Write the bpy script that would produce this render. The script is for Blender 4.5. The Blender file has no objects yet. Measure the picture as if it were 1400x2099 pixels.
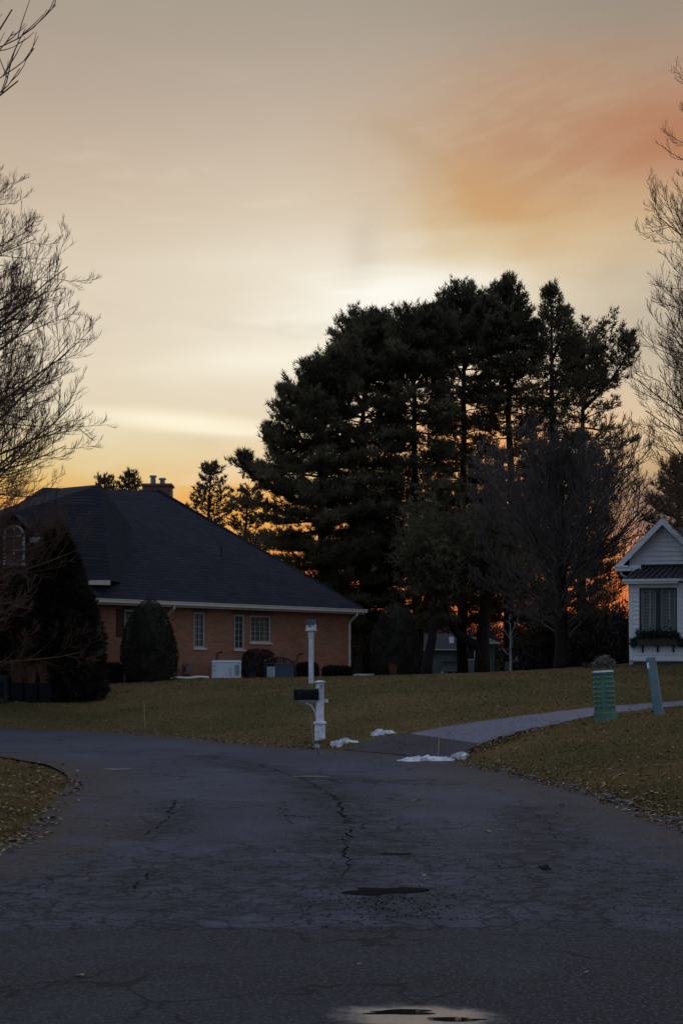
import bpy, math, random
import numpy as np
from mathutils import Vector, Matrix, Quaternion

random.seed(7); RNG = np.random.default_rng(7)
scene = bpy.context.scene
COL = scene.collection
R = math.radians
def lin(r, g, b):
    f = lambda c: (c/255/12.92) if c/255 <= 0.04045 else ((c/255+0.055)/1.055)**2.4
    return (f(r), f(g), f(b), 1.0)

# ------------------------------------------------------------------ camera
F = 2915.0; CX = 700.0; HZ = 1374.0; EYE = 1.6      # photo pixels (1400 x 2099), horizon row, eye height
cam_data = bpy.data.cameras.new('camera'); cam = bpy.data.objects.new('camera', cam_data); COL.objects.link(cam)
cam.location = (0, 0, EYE); cam.rotation_euler = (R(90), 0, 0)
cam_data.sensor_fit = 'AUTO'; cam_data.sensor_width = 36.0; cam_data.lens = 36.0*F/2099.0
cam_data.shift_y = (HZ-1049.5)/2099.0
cam_data.clip_start = 0.1; cam_data.clip_end = 6000
scene.camera = cam
scene.view_settings.view_transform = 'Standard'; scene.view_settings.look = 'None'
scene.view_settings.exposure = 0.0; scene.view_settings.gamma = 1.0; scene.view_settings.use_curve_mapping = False

def P(px, py, Y):
    return Vector(((px-CX)/F*Y, Y, EYE-(py-HZ)/F*Y))

# ------------------------------------------------------------------ world: dusk cloud sky, a function of direction only
class NT:
    def __init__(s, nt): s.nt = nt; s.n = nt.nodes; s.l = nt.links
    def new(s, t): return s.n.new(t)
    def put(s, sock, v):
        if hasattr(v, 'links'): s.l.new(v, sock)
        elif isinstance(v, (tuple, list)):
            sock.default_value = v if len(v) == len(sock.default_value) else tuple(v)[:3]
        else: sock.default_value = v
    def m(s, op, a, b=None, c=None, clamp=False):
        n = s.new('ShaderNodeMath'); n.operation = op; n.use_clamp = clamp
        s.put(n.inputs[0], a)
        if b is not None: s.put(n.inputs[1], b)
        if c is not None: s.put(n.inputs[2], c)
        return n.outputs[0]
    def mix(s, f, a, b, bt='MIX'):
        n = s.new('ShaderNodeMix'); n.data_type = 'RGBA'; n.blend_type = bt
        s.put(n.inputs[0], f); s.put(n.inputs[6], a); s.put(n.inputs[7], b)
        return n.outputs[2]
    def ramp(s, f, stops, interp='LINEAR'):
        n = s.new('ShaderNodeValToRGB'); cr = n.color_ramp; cr.interpolation = interp
        while len(cr.elements) < len(stops): cr.elements.new(0.5)
        for e, (p, c) in zip(cr.elements, stops):
            e.position = p; e.color = c if len(c) == 4 else (*c, 1)
        s.put(n.inputs[0], f); return n.outputs[0]
    def sstep(s, v, a, b):
        n = s.new('ShaderNodeMapRange'); n.interpolation_type = 'SMOOTHSTEP'
        s.put(n.inputs[0], v); n.inputs[1].default_value = a; n.inputs[2].default_value = b
        return n.outputs[0]
    def noise(s, vec, scale, detail=4, rough=0.55, dist=0.0, col=False):
        n = s.new('ShaderNodeTexNoise'); n.inputs['Scale'].default_value = scale
        n.inputs['Detail'].default_value = detail; n.inputs['Roughness'].default_value = rough
        n.inputs['Distortion'].default_value = dist
        if vec is not None: s.l.new(vec, n.inputs['Vector'])
        return n.outputs[1 if col else 0]
    def xyz(s, x, y, z):
        n = s.new('ShaderNodeCombineXYZ'); s.put(n.inputs[0], x); s.put(n.inputs[1], y); s.put(n.inputs[2], z); return n.outputs[0]
    def sep(s, v):
        n = s.new('ShaderNodeSeparateXYZ'); s.l.new(v, n.inputs[0]); return n.outputs

SUN_AZ, SUN_EL = 4.0, 4.0
world = bpy.data.worlds.new('World'); scene.world = world; world.use_nodes = True
w = NT(world.node_tree)
for n in list(w.n): w.n.remove(n)
tc = w.new('ShaderNodeTexCoord'); dx, dy, dz = w.sep(tc.outputs['Generated'])
az = w.m('MULTIPLY', w.m('ARCTAN2', dx, dy), 57.2958)
el = w.m('MULTIPLY', w.m('ARCSINE', dz), 57.2958)
def AE(px, py):
    a = math.degrees(math.atan((px-CX)/F)); e = math.degrees(math.atan((HZ-py)/F*math.cos(R(a)))); return a, e
# wisps: noise stretched along the horizon
nv = w.xyz(w.m('MULTIPLY', az, 0.10), w.m('MULTIPLY', el, 0.42), 3.1)
wisp = w.noise(nv, 1.3, 6, 0.55, 0.35)
nv2 = w.xyz(w.m('MULTIPLY', az, 0.11), w.m('MULTIPLY', el, 0.16), 7.7)
soft = w.noise(nv2, 1.2, 5, 0.55, 0.3)
azd = w.m('ADD', az, w.m('MULTIPLY', w.m('SUBTRACT', soft, 0.5), 5.0))
eld = w.m('ADD', el, w.m('MULTIPLY', w.m('SUBTRACT', wisp, 0.5), 2.2))
def blob(px, py, rx, ry, rot=0.0, warp=True):
    """soft patch of cloud light centred on a direction; radii in photo pixels"""
    a0, e0 = AE(px, py); rx /= 50.9; ry /= 50.9
    a = w.m('SUBTRACT', azd if warp else az, a0); e = w.m('SUBTRACT', eld if warp else el, e0)
    c, s_ = math.cos(R(rot)), math.sin(R(rot))
    u = w.m('ADD', w.m('MULTIPLY', a, c/rx), w.m('MULTIPLY', e, s_/rx))
    v = w.m('ADD', w.m('MULTIPLY', a, -s_/ry), w.m('MULTIPLY', e, c/ry))
    q = w.m('ADD', w.m('MULTIPLY', u, u), w.m('MULTIPLY', v, v))
    return w.m('EXPONENT', w.m('MULTIPLY', q, -1.0))
def E(py): return AE(300, py)[1]/90.0
elw = w.m('ADD', el, w.m('MULTIPLY', w.m('SUBTRACT', wisp, 0.5), 1.0))
front = w.ramp(w.m('DIVIDE', elw, 90.0, clamp=True), [
    (0.0, lin(150, 62, 22)), (E(1290), lin(206, 92, 34)), (E(1200), lin(238, 128, 54)), (E(1100), lin(236, 140, 62)),
    (E(1030), lin(232, 170, 86)), (E(985), lin(228, 190, 116)), (E(930), lin(230, 208, 160)), (E(850), lin(229, 213, 183)), (E(700), lin(225, 210, 187)),
    (E(540), lin(217, 201, 179)), (E(400), lin(204, 184, 162)), (E(200), lin(184, 166, 149)), (E(0), lin(167, 155, 141)),
    (0.40, lin(150, 156, 168)), (0.60, lin(178, 190, 212)), (1.0, lin(182, 196, 222))])
c = front
# glow behind the pines and bright streaks
c = w.mix(w.m('MULTIPLY', blob(810, 612, 280, 120, 8), 1.0), c, lin(255, 251, 238))
c = w.mix(w.m('MULTIPLY', blob(780, 650, 520, 330, 0, False), 0.55), c, lin(240, 230, 209))
c = w.mix(w.m('MULTIPLY', blob(560, 738, 190, 34, 3, False), 0.9), c, lin(246, 236, 214))
c = w.mix(w.m('MULTIPLY', blob(380, 866, 200, 19, -4, False), 1.0), c, lin(247, 232, 198))
c = w.mix(w.m('MULTIPLY', blob(560, 540, 260, 26, 2), 0.55), c, lin(236, 226, 206))
c = w.mix(w.m('MULTIPLY', blob(740, 592, 90, 14, -8), 0.9), c, lin(255, 250, 236))
c = w.mix(w.m('MULTIPLY', blob(700, 655, 230, 14, 4), 0.7), c, lin(248, 240, 222))
c = w.mix(w.m('MULTIPLY', blob(1240, 628, 90, 7, 6), 0.8), c, lin(232, 218, 190))
c = w.mix(w.m('MULTIPLY', blob(1230, 545, 90, 30, 10), 0.4), c, lin(186, 172, 148))
c = w.mix(w.m('MULTIPLY', blob(470, 884, 120, 7, -3, False), 0.9), c, lin(255, 242, 212))
# streaks of wisp
c = w.mix(w.m('MULTIPLY', w.m('MULTIPLY', w.sstep(wisp, 0.52, 0.72), w.sstep(el, 26.0, 12.0)), 0.50), c, lin(240, 228, 204))
c = w.mix(w.m('MULTIPLY', w.m('MULTIPLY', w.sstep(wisp, 0.48, 0.30), w.sstep(el, 4.0, 9.0)), 0.12), c, lin(176, 166, 150))
# grey veil to the right, violet low right
c = w.mix(w.m('MULTIPLY', blob(1420, 660, 300, 170, 0), 0.75), c, lin(176, 163, 143))
c = w.mix(w.m('MULTIPLY', blob(990, 930, 290, 125, 0, False), 0.90), c, lin(236, 160, 88))
c = w.mix(w.m('MULTIPLY', blob(490, 1060, 190, 75, 0, False), 0.75), c, lin(246, 176, 78))
c = w.mix(w.m('MULTIPLY', blob(1400, 1050, 190, 105, 0, False), 0.95), c, lin(146, 126, 120))
# smoke-like orange cloud upper right with its yellow lower edge
c = w.mix(w.m('MULTIPLY', blob(1000, 440, 170, 120, -35), 0.55), c, lin(222, 198, 138))
c = w.mix(w.m('MULTIPLY', blob(1200, 430, 330, 100, -4), 0.70), c, lin(214, 184, 132))
c = w.mix(w.m('MULTIPLY', blob(1220, 240, 340, 160, 10), 0.78), c, lin(186, 142, 110))
c = w.mix(w.m('MULTIPLY', blob(1080, 240, 250, 120, 8), 0.65), c, lin(188, 148, 116))
fib = w.noise(w.xyz(w.m('MULTIPLY', az, 0.22), w.m('MULTIPLY', w.m('SUBTRACT', el, w.m('MULTIPLY', az, 0.25)), 0.75), 1.7), 1.6, 6, 0.6, 0.6)
c = w.mix(w.m('MULTIPLY', w.m('MULTIPLY', blob(1180, 290, 360, 190, 8), w.sstep(fib, 0.42, 0.72)), 0.20), c, lin(190, 122, 84))
c = w.mix(w.m('MULTIPLY', w.m('MULTIPLY', blob(1150, 330, 380, 210, 8), w.sstep(fib, 0.56, 0.28)), 0.20), c, lin(218, 190, 152))
c = w.mix(w.m('MULTIPLY', blob(1400, 285, 210, 95, 6), 0.80), c, lin(180, 118, 86))
c = w.mix(w.m('MULTIPLY', blob(1020, 400, 110, 55, -32), 0.6), c, lin(204, 154, 100))
c = w.mix(w.m('MULTIPLY', blob(820, 280, 80, 35, -20), 0.35), c, lin(182, 154, 118))
c = w.mix(w.m('MULTIPLY', blob(760, 500, 45, 75, -15), 0.42), c, lin(196, 184, 164))
c = w.mix(w.m('MULTIPLY', blob(1350, -20, 420, 130, 0), 0.55), c, lin(140, 133, 122))
c = w.mix(w.m('MULTIPLY', blob(830, 606, 170, 55, 8), 0.85), c, lin(255, 252, 241))
c = w.mix(w.m('MULTIPLY', blob(380, 866, 190, 17, -4, False), 0.85), c, lin(255, 245, 218))
c = w.mix(w.m('MULTIPLY', blob(570, 738, 150, 26, 3, False), 0.6), c, lin(252, 244, 226))
# the sky behind the viewer: blue-grey dusk
back = w.ramp(w.m('DIVIDE', el, 90.0, clamp=True), [(0.0, lin(140, 146, 164)), (0.15, lin(160, 172, 196)), (0.5, lin(176, 190, 216)), (1.0, lin(182, 196, 222))])
side = w.sstep(w.m('ABSOLUTE', az), 28.0, 80.0)
c = w.mix(side, c, back)
bg = w.new('ShaderNodeBackground'); w.l.new(c, bg.inputs[0]); bg.inputs[1].default_value = 1.0
# a real low-sun atmosphere under the cloud, at low strength
st = w.new('ShaderNodeTexSky'); st.sky_type = 'NISHITA'; st.sun_disc = False
st.sun_elevation = R(SUN_EL); st.sun_rotation = R(SUN_AZ)
bg2 = w.new('ShaderNodeBackground'); w.l.new(st.outputs[0], bg2.inputs[0]); bg2.inputs[1].default_value = 0.0
ad = w.new('ShaderNodeAddShader'); w.l.new(bg.outputs[0], ad.inputs[0]); w.l.new(bg2.outputs[0], ad.inputs[1])
wo = w.new('ShaderNodeOutputWorld'); w.l.new(ad.outputs[0], wo.inputs[0])

sun_data = bpy.data.lights.new('sun', 'SUN'); sun = bpy.data.objects.new('sun', sun_data); COL.objects.link(sun)
sun_data.energy = 0.35; sun_data.angle = R(2.0); sun_data.color = (1.0, 0.62, 0.32)
sd = Vector((math.sin(R(SUN_AZ))*math.cos(R(SUN_EL)), math.cos(R(SUN_AZ))*math.cos(R(SUN_EL)), math.sin(R(SUN_EL))))
sun.rotation_euler = sd.to_track_quat('Z', 'Y').to_euler(); sun.location = sd*60

# ------------------------------------------------------------------ materials
MATS = {}
def mat(name, color, rough=0.85, var=0.25, scale=6.0, bump=0.0, bscale=30.0, spec=0.3, metal=0.0, color2=None, trans=0.0):
    m = bpy.data.materials.new(name); m.use_nodes = True
    t = NT(m.node_tree); b = t.n['Principled BSDF']
    tcn = t.new('ShaderNodeTexCoord'); v = tcn.outputs['Object']
    c1 = tuple(color)+(1,)
    c2 = tuple(color2)+(1,) if color2 else tuple(x*(1-var) for x in color)+(1,)
    f = t.sstep(t.noise(v, scale, 5, 0.6), 0.32, 0.68)
    col = t.mix(f, c2, c1); t.l.new(col, b.inputs['Base Color'])
    b.inputs['Roughness'].default_value = rough; b.inputs['Metallic'].default_value = metal
    b.inputs['Specular IOR Level'].default_value = spec
    if bump:
        bn = t.new('ShaderNodeBump'); bn.inputs['Strength'].default_value = bump; bn.inputs['Distance'].default_value = 0.02
        t.l.new(t.noise(v, bscale, 4, 0.6), bn.inputs['Height']); t.l.new(bn.outputs[0], b.inputs['Normal'])
    if trans:
        tr = t.new('ShaderNodeBsdfTranslucent'); t.l.new(col, tr.inputs[0])
        mx = t.new('ShaderNodeMixShader'); mx.inputs[0].default_value = trans
        t.l.new(b.outputs[0], mx.inputs[1]); t.l.new(tr.outputs[0], mx.inputs[2])
        t.l.new(mx.outputs[0], t.n['Material Output'].inputs[0])
    MATS[name] = m; return m

def coursed(name, c1, c2, mortar, bw, bh, msize, rough, bump):
    """bricks or shingles laid in courses: u runs along the wall, v is height"""
    m = bpy.data.materials.new(name); m.use_nodes = True
    t = NT(m.node_tree); b = t.n['Principled BSDF']
    tcn = t.new('ShaderNodeTexCoord'); x, y, z = t.sep(tcn.outputs['Object'])
    v = t.xyz(t.m('ADD', x, y), z, 0.0)
    br = t.new('ShaderNodeTexBrick'); t.l.new(v, br.inputs['Vector'])
    br.inputs['Scale'].default_value = 1.0; br.inputs['Brick Width'].default_value = bw; br.inputs['Row Height'].default_value = bh
    br.inputs['Mortar Size'].default_value = msize; br.inputs['Mortar Smooth'].default_value = 0.3
    br.inputs['Color1'].default_value = (*c1, 1); br.inputs['Color2'].default_value = (*c2, 1); br.inputs['Mortar'].default_value = (*mortar, 1)
    br.inputs['Bias'].default_value = -0.1
    big = t.noise(tcn.outputs['Object'], 0.7, 5, 0.6)
    fine = t.noise(tcn.outputs['Object'], 9.0, 4, 0.6)
    k = t.m('ADD', 0.62, t.m('ADD', t.m('MULTIPLY', big, 0.42), t.m('MULTIPLY', fine, 0.34)))
    kc = t.new('ShaderNodeCombineColor'); [t.l.new(k, kc.inputs[i]) for i in range(3)]
    t.l.new(t.mix(1.0, br.outputs['Color'], kc.outputs[0], 'MULTIPLY'), b.inputs['Base Color'])
    b.inputs['Roughness'].default_value = rough; b.inputs['Specular IOR Level'].default_value = 0.25
    bn = t.new('ShaderNodeBump'); bn.inputs['Strength'].default_value = bump; bn.inputs['Distance'].default_value = 0.01
    h = t.m('SUBTRACT', t.m('MULTIPLY', fine, 0.4), br.outputs['Fac'])
    t.l.new(h, bn.inputs['Height']); t.l.new(bn.outputs[0], b.inputs['Normal'])
    MATS[name] = m; return m

coursed('brick', (0.335, 0.138, 0.076), (0.228, 0.090, 0.054), (0.25, 0.165, 0.11), 0.23, 0.085, 0.012, 0.9, 0.6)
coursed('brick_dark', (0.16, 0.075, 0.05), (0.12, 0.055, 0.04), (0.16, 0.12, 0.10), 0.23, 0.085, 0.012, 0.9, 0.5)
coursed('shingle', (0.0215, 0.0225, 0.033), (0.0115, 0.012, 0.019), (0.003, 0.003, 0.005), 0.33, 0.115, 0.012, 0.95, 0.7)
coursed('shingle_blue', (0.052, 0.062, 0.078), (0.038, 0.046, 0.060), (0.020, 0.023, 0.030), 0.33, 0.12, 0.014, 0.85, 0.6)
mat('trim_cream', (0.58, 0.53, 0.45), 0.6, 0.12)
mat('trim_white', (0.69, 0.73, 0.76), 0.55, 0.10, 4)
mat('paint_white', (0.66, 0.70, 0.74), 0.55, 0.32, 9, 0.15, 40)
mat('window_frame', (0.40, 0.39, 0.35), 0.55, 0.1)
mat('shutter_red', (0.085, 0.022, 0.018), 0.7, 0.3)
mat('black_metal', (0.012, 0.012, 0.016), 0.4, 0.2, 10, 0, 30, 0.5)
mat('black_gloss', (0.004, 0.004, 0.008), 0.32, 0.2, 5, 0, 30, 0.16)
mat('steel', (0.20, 0.21, 0.22), 0.4, 0.25, 12, 0, 30, 0.5, 0.7)
mat('generator_white', (0.55, 0.62, 0.68), 0.5, 0.1)
mat('dark_plastic', (0.004, 0.006, 0.008), 0.6, 0.3, 6, 0, 30, 0.12)
mat('pedestal_green', (0.075, 0.180, 0.120), 0.5, 0.30, 3, 0.1, 20)
mat('cap_pale', (0.40, 0.48, 0.50), 0.7, 0.25, 8)
mat('post_teal', (0.115, 0.195, 0.215), 0.45, 0.25, 4)
mat('stake_wood', (0.32, 0.25, 0.16), 0.7, 0.2)
mat('pale_green_box', (0.020, 0.030, 0.029), 0.7, 0.2, 6, 0, 30, 0.12)
mat('concrete', (0.095, 0.095, 0.105), 0.9, 0.3, 8, 0.4, 30)
mat('foundation', (0.10, 0.095, 0.11), 0.9, 0.3)
mat('far_wall', (0.060, 0.082, 0.078), 0.8, 0.15)
mat('far_trim', (0.22, 0.25, 0.25), 0.7, 0.1)
mat('far_roof', (0.009, 0.010, 0.014), 0.85, 0.3)
mat('bay_metal', (0.040, 0.044, 0.056), 0.38, 0.2, 3, 0, 30, 0.5, 0.3)
mat('room_dark', (0.02, 0.022, 0.022), 0.9, 0.3)  # near-black colour stands in for the unlit rooms behind the glass
mat('curtain', (0.22, 0.22, 0.18), 0.9, 0.3, 3)
mat('louvre', (0.42, 0.50, 0.48), 0.55, 0.08)
mat('sash_green', (0.018, 0.030, 0.040), 0.4, 0.2)
mat('blue_plastic', (0.055, 0.085, 0.13), 0.5, 0.3)
mat('bark_pine', (0.020, 0.016, 0.015), 0.95, 0.5, 5, 0.6, 12)
mat('bark_grey', (0.105, 0.088, 0.080), 0.95, 0.4, 6, 0.5, 14)
mat('bark_brown', (0.130, 0.072, 0.046), 0.95, 0.4, 6, 0.5, 14)
mat('bark_birch', (0.30, 0.30, 0.30), 0.8, 0.6, 14)
mat('needles', (0.170, 0.145, 0.088), 0.7, 0.35, 0.55, 0, 30, 0.2, 0, (0.042, 0.038, 0.025), 0.58)
mat('needles_far', (0.098, 0.085, 0.050), 0.7, 0.35, 1.3, 0, 30, 0.2, 0, (0.06, 0.05, 0.03), 0.60)
mat('yew', (0.046, 0.044, 0.028), 0.75, 0.4, 2.2, 0, 30, 0.2, 0, (0.016, 0.016, 0.011), 0.2)
mat('spruce', (0.030, 0.027, 0.018), 0.8, 0.4, 1.6, 0, 30, 0.15, 0, (0.010, 0.010, 0.007), 0.2)
mat('hedge_red', (0.036, 0.016, 0.014), 0.8, 0.4, 5, 0, 30, 0.2, 0, None, 0.08)
mat('hedge_dark', (0.014, 0.013, 0.009), 0.8, 0.4, 5, 0, 30, 0.2, 0, None, 0.08)
mat('straw', (0.17, 0.092, 0.052), 0.85, 0.4, 8, 0, 30, 0.2, 0, None, 0.2)
mat('straw_pale', (0.26, 0.25, 0.21), 0.85, 0.4, 8, 0, 30, 0.2, 0, None, 0.2)
mat('box_greens', (0.030, 0.050, 0.034), 0.7, 0.5, 12, 0, 30, 0.3)
mat('snow', (0.62, 0.65, 0.72), 0.6, 0.10, 7, 0.6, 25, 0.3, 0, (0.30, 0.30, 0.32))
mat('leaf_tan', (0.33, 0.255, 0.16), 0.8, 0.5, 30, 0, 30, 0.2)
mat('leaf_brown', (0.15, 0.085, 0.050), 0.8, 0.5, 30, 0, 30, 0.2)
mat('hills', (0.012, 0.011, 0.012), 1.0, 0.3, 0.1)
mat('tar', (0.009, 0.009, 0.010), 0.95, 0.4, 9, 0.5, 60, 0.05)
mat('far_wood', (0.022, 0.019, 0.018), 0.95, 0.4, 0.5)

def asphalt(name, base, tint, rough, wet=None):
    m = bpy.data.materials.new(name); m.use_nodes = True
    t = NT(m.node_tree); b = t.n['Principled BSDF']
    tcn = t.new('ShaderNodeTexCoord'); v = tcn.outputs['Object']
    big = t.noise(v, 0.32, 5, 0.6, 0.4); med = t.noise(v, 1.6, 6, 0.65, 0.6); agg = t.noise(v, 42.0, 3, 0.6); grit = t.noise(v, 17.0, 4, 0.75)
    x, y, z = t.sep(v)
    streak = t.noise(t.xyz(t.m('MULTIPLY', x, 1.0), t.m('MULTIPLY', y, 0.18), 0.0), 1.3, 5, 0.6, 0.3)
    c = t.mix(t.sstep(big, 0.35, 0.66), tuple(q*0.66 for q in base)+(1,), tuple(q*1.12 for q in base)+(1,))
    c = t.mix(t.m('MULTIPLY', t.sstep(t.noise(v, 0.75, 6, 0.65, 0.8), 0.54, 0.62), 0.55), c, (base[0]*1.35, base[1]*1.40, base[2]*1.45, 1))
    c = t.mix(t.m('MULTIPLY', t.sstep(streak, 0.5, 0.68), 0.45), c, tuple(q*0.55 for q in base)+(1,))
    c = t.mix(t.m('MULTIPLY', t.sstep(med, 0.50, 0.75), 0.55), c, tuple(tint)+(1,))
    c = t.mix(t.m('MULTIPLY', t.sstep(t.noise(v, 6.5, 6, 0.7, 0.5), 0.48, 0.66), 0.55), c, tuple(q*0.5 for q in base)+(1,))
    c = t.mix(t.m('MULTIPLY', t.sstep(agg, 0.50, 0.62), 0.70), c, tuple(min(1, q*2.6) for q in base)+(1,))
    c = t.mix(t.m('MULTIPLY', t.sstep(grit, 0.48, 0.36), 0.50), c, tuple(q*0.28 for q in base)+(1,))
    # alligator cracking, only in worn zones
    wv = t.new('ShaderNodeVectorMath'); wv.operation = 'ADD'; t.l.new(v, wv.inputs[0])
    wc = t.noise(v, 1.7, 4, 0.6, 0, True); sc_ = t.new('ShaderNodeVectorMath'); sc_.operation = 'SCALE'; sc_.inputs['Scale'].default_value = 0.7
    t.l.new(wc, sc_.inputs[0]); t.l.new(sc_.outputs[0], wv.inputs[1])
    vo = t.new('ShaderNodeTexVoronoi'); vo.feature = 'DISTANCE_TO_EDGE'; vo.inputs['Scale'].default_value = 1.15; t.l.new(wv.outputs[0], vo.inputs['Vector'])
    wr = t.new('ShaderNodeAttribute'); wr.attribute_name = 'wear_tone'; wear_tone = wr.outputs['Fac']
    zone = t.m('MAXIMUM', t.sstep(t.noise(v, 0.55, 3, 0.5), 0.45, 0.57), t.sstep(wear_tone, 0.6, 0.9))
    crack = t.m('MULTIPLY', t.sstep(vo.outputs[0], 0.026, 0.006), zone)
    v2 = t.new('ShaderNodeTexVoronoi'); v2.feature = 'DISTANCE_TO_EDGE'; v2.inputs['Scale'].default_value = 3.6; t.l.new(wv.outputs[0], v2.inputs['Vector'])
    crack = t.m('MAXIMUM', crack, t.m('MULTIPLY', t.sstep(v2.outputs[0], 0.06, 0.015), t.sstep(t.m('MULTIPLY', wear_tone, t.m('ADD', med, 0.4)), 0.34, 0.62)))
    c = t.mix(t.m('MULTIPLY', wear_tone, t.m('MULTIPLY', t.sstep(med, 0.35, 0.6), 0.7)), c, tuple(q*0.36 for q in base)+(1,))
    c = t.mix(t.m('MULTIPLY', crack, 0.85), c, (0.008, 0.008, 0.009, 1))
    at = t.new('ShaderNodeAttribute'); at.attribute_name = 'dirt'
    df = t.m('MULTIPLY', at.outputs['Fac'], t.m('MULTIPLY', 1.5, t.sstep(t.noise(v, 2.6, 6, 0.7, 0.5), 0.34, 0.66)), clamp=True)
    c = t.mix(df, c, t.mix(t.sstep(grit, 0.4, 0.6), (0.030, 0.022, 0.016, 1), (0.075, 0.055, 0.040, 1)))
    rg = t.m('ADD', rough-0.10, t.m('MULTIPLY', big, 0.2))
    if wet:
        (wx, wy, rx, ry) = wet
        u = t.m('DIVIDE', t.m('SUBTRACT', x, wx), rx); q = t.m('DIVIDE', t.m('SUBTRACT', y, wy), ry)
        d = t.m('ADD', t.m('SQRT', t.m('ADD', t.m('MULTIPLY', u, u), t.m('MULTIPLY', q, q))), t.m('MULTIPLY', t.m('SUBTRACT', t.noise(v, 3.5, 5, 0.65), 0.5), 1.5))
        wf = t.sstep(d, 1.30, 0.55)
        c = t.mix(t.m('MULTIPLY', wf, 0.6), c, (0.014, 0.014, 0.015, 1))
        rg = t.m('ADD', t.m('MULTIPLY', rg, t.m('SUBTRACT', 1.0, wf)), t.m('MULTIPLY', wf, 0.34))
    t.l.new(rg, b.inputs['Roughness']); t.l.new(c, b.inputs['Base Color']); b.inputs['Specular IOR Level'].default_value = 0.22
    if wet:
        t.l.new(t.m('ADD', 0.2, t.m('MULTIPLY', wf, 0.8)), b.inputs['Specular IOR Level'])
        t.l.new(t.m('MULTIPLY', t.m('POWER', wf, 1.8), t.sstep(agg, 0.22, 0.42)), b.inputs['Coat Weight']); b.inputs['Coat Roughness'].default_value = 0.38; b.inputs['Coat IOR'].default_value = 4.0
    bn = t.new('ShaderNodeBump'); bn.inputs['Strength'].default_value = 0.55; bn.inputs['Distance'].default_value = 0.006
    h = t.m('SUBTRACT', t.m('ADD', t.m('MULTIPLY', agg, 0.7), t.m('MULTIPLY', grit, 0.9)), t.m('MULTIPLY', crack, 2.0))
    if wet: h = t.m('MULTIPLY', h, t.m('SUBTRACT', 1.0, t.m('MULTIPLY', wf, 0.90)))
    t.l.new(h, bn.inputs['Height']); t.l.new(bn.outputs[0], b.inputs['Normal'])
    MATS[name] = m; return m
asphalt('asphalt_road', (0.0455, 0.048, 0.064), (0.026, 0.024, 0.026), 0.88)
asphalt('asphalt_street', (0.0275, 0.0275, 0.032), (0.015, 0.014, 0.0145), 0.90, (0.345, 6.56, 0.35, 0.24))
asphalt('asphalt_drive', (0.125, 0.125, 0.155), (0.10, 0.098, 0.12), 0.85)
asphalt('asphalt_apron', (0.034, 0.031, 0.037), (0.03, 0.025, 0.026), 0.8)

def lawn_mat():
    m = bpy.data.materials.new('lawn'); m.use_nodes = True
    t = NT(m.node_tree); b = t.n['Principled BSDF']; tcn = t.new('ShaderNodeTexCoord'); v = tcn.outputs['Object']
    big = t.noise(v, 0.22, 5, 0.6, 0.5); med = t.noise(v, 1.4, 5, 0.6, 0.3); fine = t.noise(v, 14.0, 5, 0.75); vf = t.noise(v, 60.0, 3, 0.7)
    c = t.mix(t.sstep(big, 0.40, 0.62), (0.075, 0.062, 0.022, 1), (0.125, 0.088, 0.036, 1))
    c = t.mix(t.m('MULTIPLY', t.sstep(med, 0.45, 0.7), 0.6), c, (0.100, 0.066, 0.030, 1))
    c = t.mix(t.m('MULTIPLY', t.sstep(t.noise(v, 0.5, 6, 0.65, 0.8), 0.54, 0.66), 0.6), c, (0.060, 0.058, 0.020, 1))
    c = t.mix(t.m('MULTIPLY', t.sstep(t.noise(v, 3.2, 5, 0.7, 0.5), 0.56, 0.70), 0.6), c, (0.035, 0.024, 0.013, 1))
    c = t.mix(t.m('MULTIPLY', t.sstep(fine, 0.52, 0.36), 0.75), c, (0.032, 0.029, 0.012, 1))
    c = t.mix(t.m('MULTIPLY', t.sstep(vf, 0.55, 0.70), 0.35), c, (0.20, 0.15, 0.07, 1))
    t.l.new(c, b.inputs['Base Color']); b.inputs['Roughness'].default_value = 0.95; b.inputs['Specular IOR Level'].default_value = 0.1
    bn = t.new('ShaderNodeBump'); bn.inputs['Strength'].default_value = 0.8; bn.inputs['Distance'].default_value = 0.04
    t.l.new(t.m('ADD', t.m('MULTIPLY', fine, 0.7), t.m('MULTIPLY', vf, 0.5)), bn.inputs['Height']); t.l.new(bn.outputs[0], b.inputs['Normal'])
    MATS['lawn'] = m
lawn_mat()
mat('grass', (0.230, 0.142, 0.056), 0.9, 0.4, 0.45, 0, 30, 0.1, 0, (0.112, 0.088, 0.033), 0.15)

def glass(name, base, rough, see):
    m = bpy.data.materials.new(name); m.use_nodes = True
    t = NT(m.node_tree); b = t.n['Principled BSDF']; b.inputs['Base Color'].default_value = (*base, 1)
    b.inputs['Roughness'].default_value = rough; b.inputs['Specular IOR Level'].default_value = 0.6
    if see:
        tr = t.new('ShaderNodeBsdfTransparent'); mx = t.new('ShaderNodeMixShader'); mx.inputs[0].default_value = see
        t.l.new(b.outputs[0], mx.inputs[1]); t.l.new(tr.outputs[0], mx.inputs[2]); t.l.new(mx.outputs[0], t.n['Material Output'].inputs[0])
    else:
        tcn = t.new('ShaderNodeTexCoord'); bn = t.new('ShaderNodeBump'); bn.inputs['Strength'].default_value = 0.03
        t.l.new(t.noise(tcn.outputs['Object'], 3.0, 2), bn.inputs['Height']); t.l.new(bn.outputs[0], b.inputs['Normal'])
    MATS[name] = m
glass('pane_dark', (0.012, 0.014, 0.016), 0.06, 0)
glass('pane_clear', (0.012, 0.014, 0.014), 0.04, 0.72)
glass('pane_sky', (0.10, 0.11, 0.13), 0.1, 0)  # grey base colour paints in the reflected sky
glass('water', (0.012, 0.011, 0.010), 0.03, 0); MATS['water'].node_tree.nodes['Principled BSDF'].inputs['IOR'].default_value = 1.9
glass('wet_film', (0.04, 0.04, 0.044), 0.42, 0)

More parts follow.
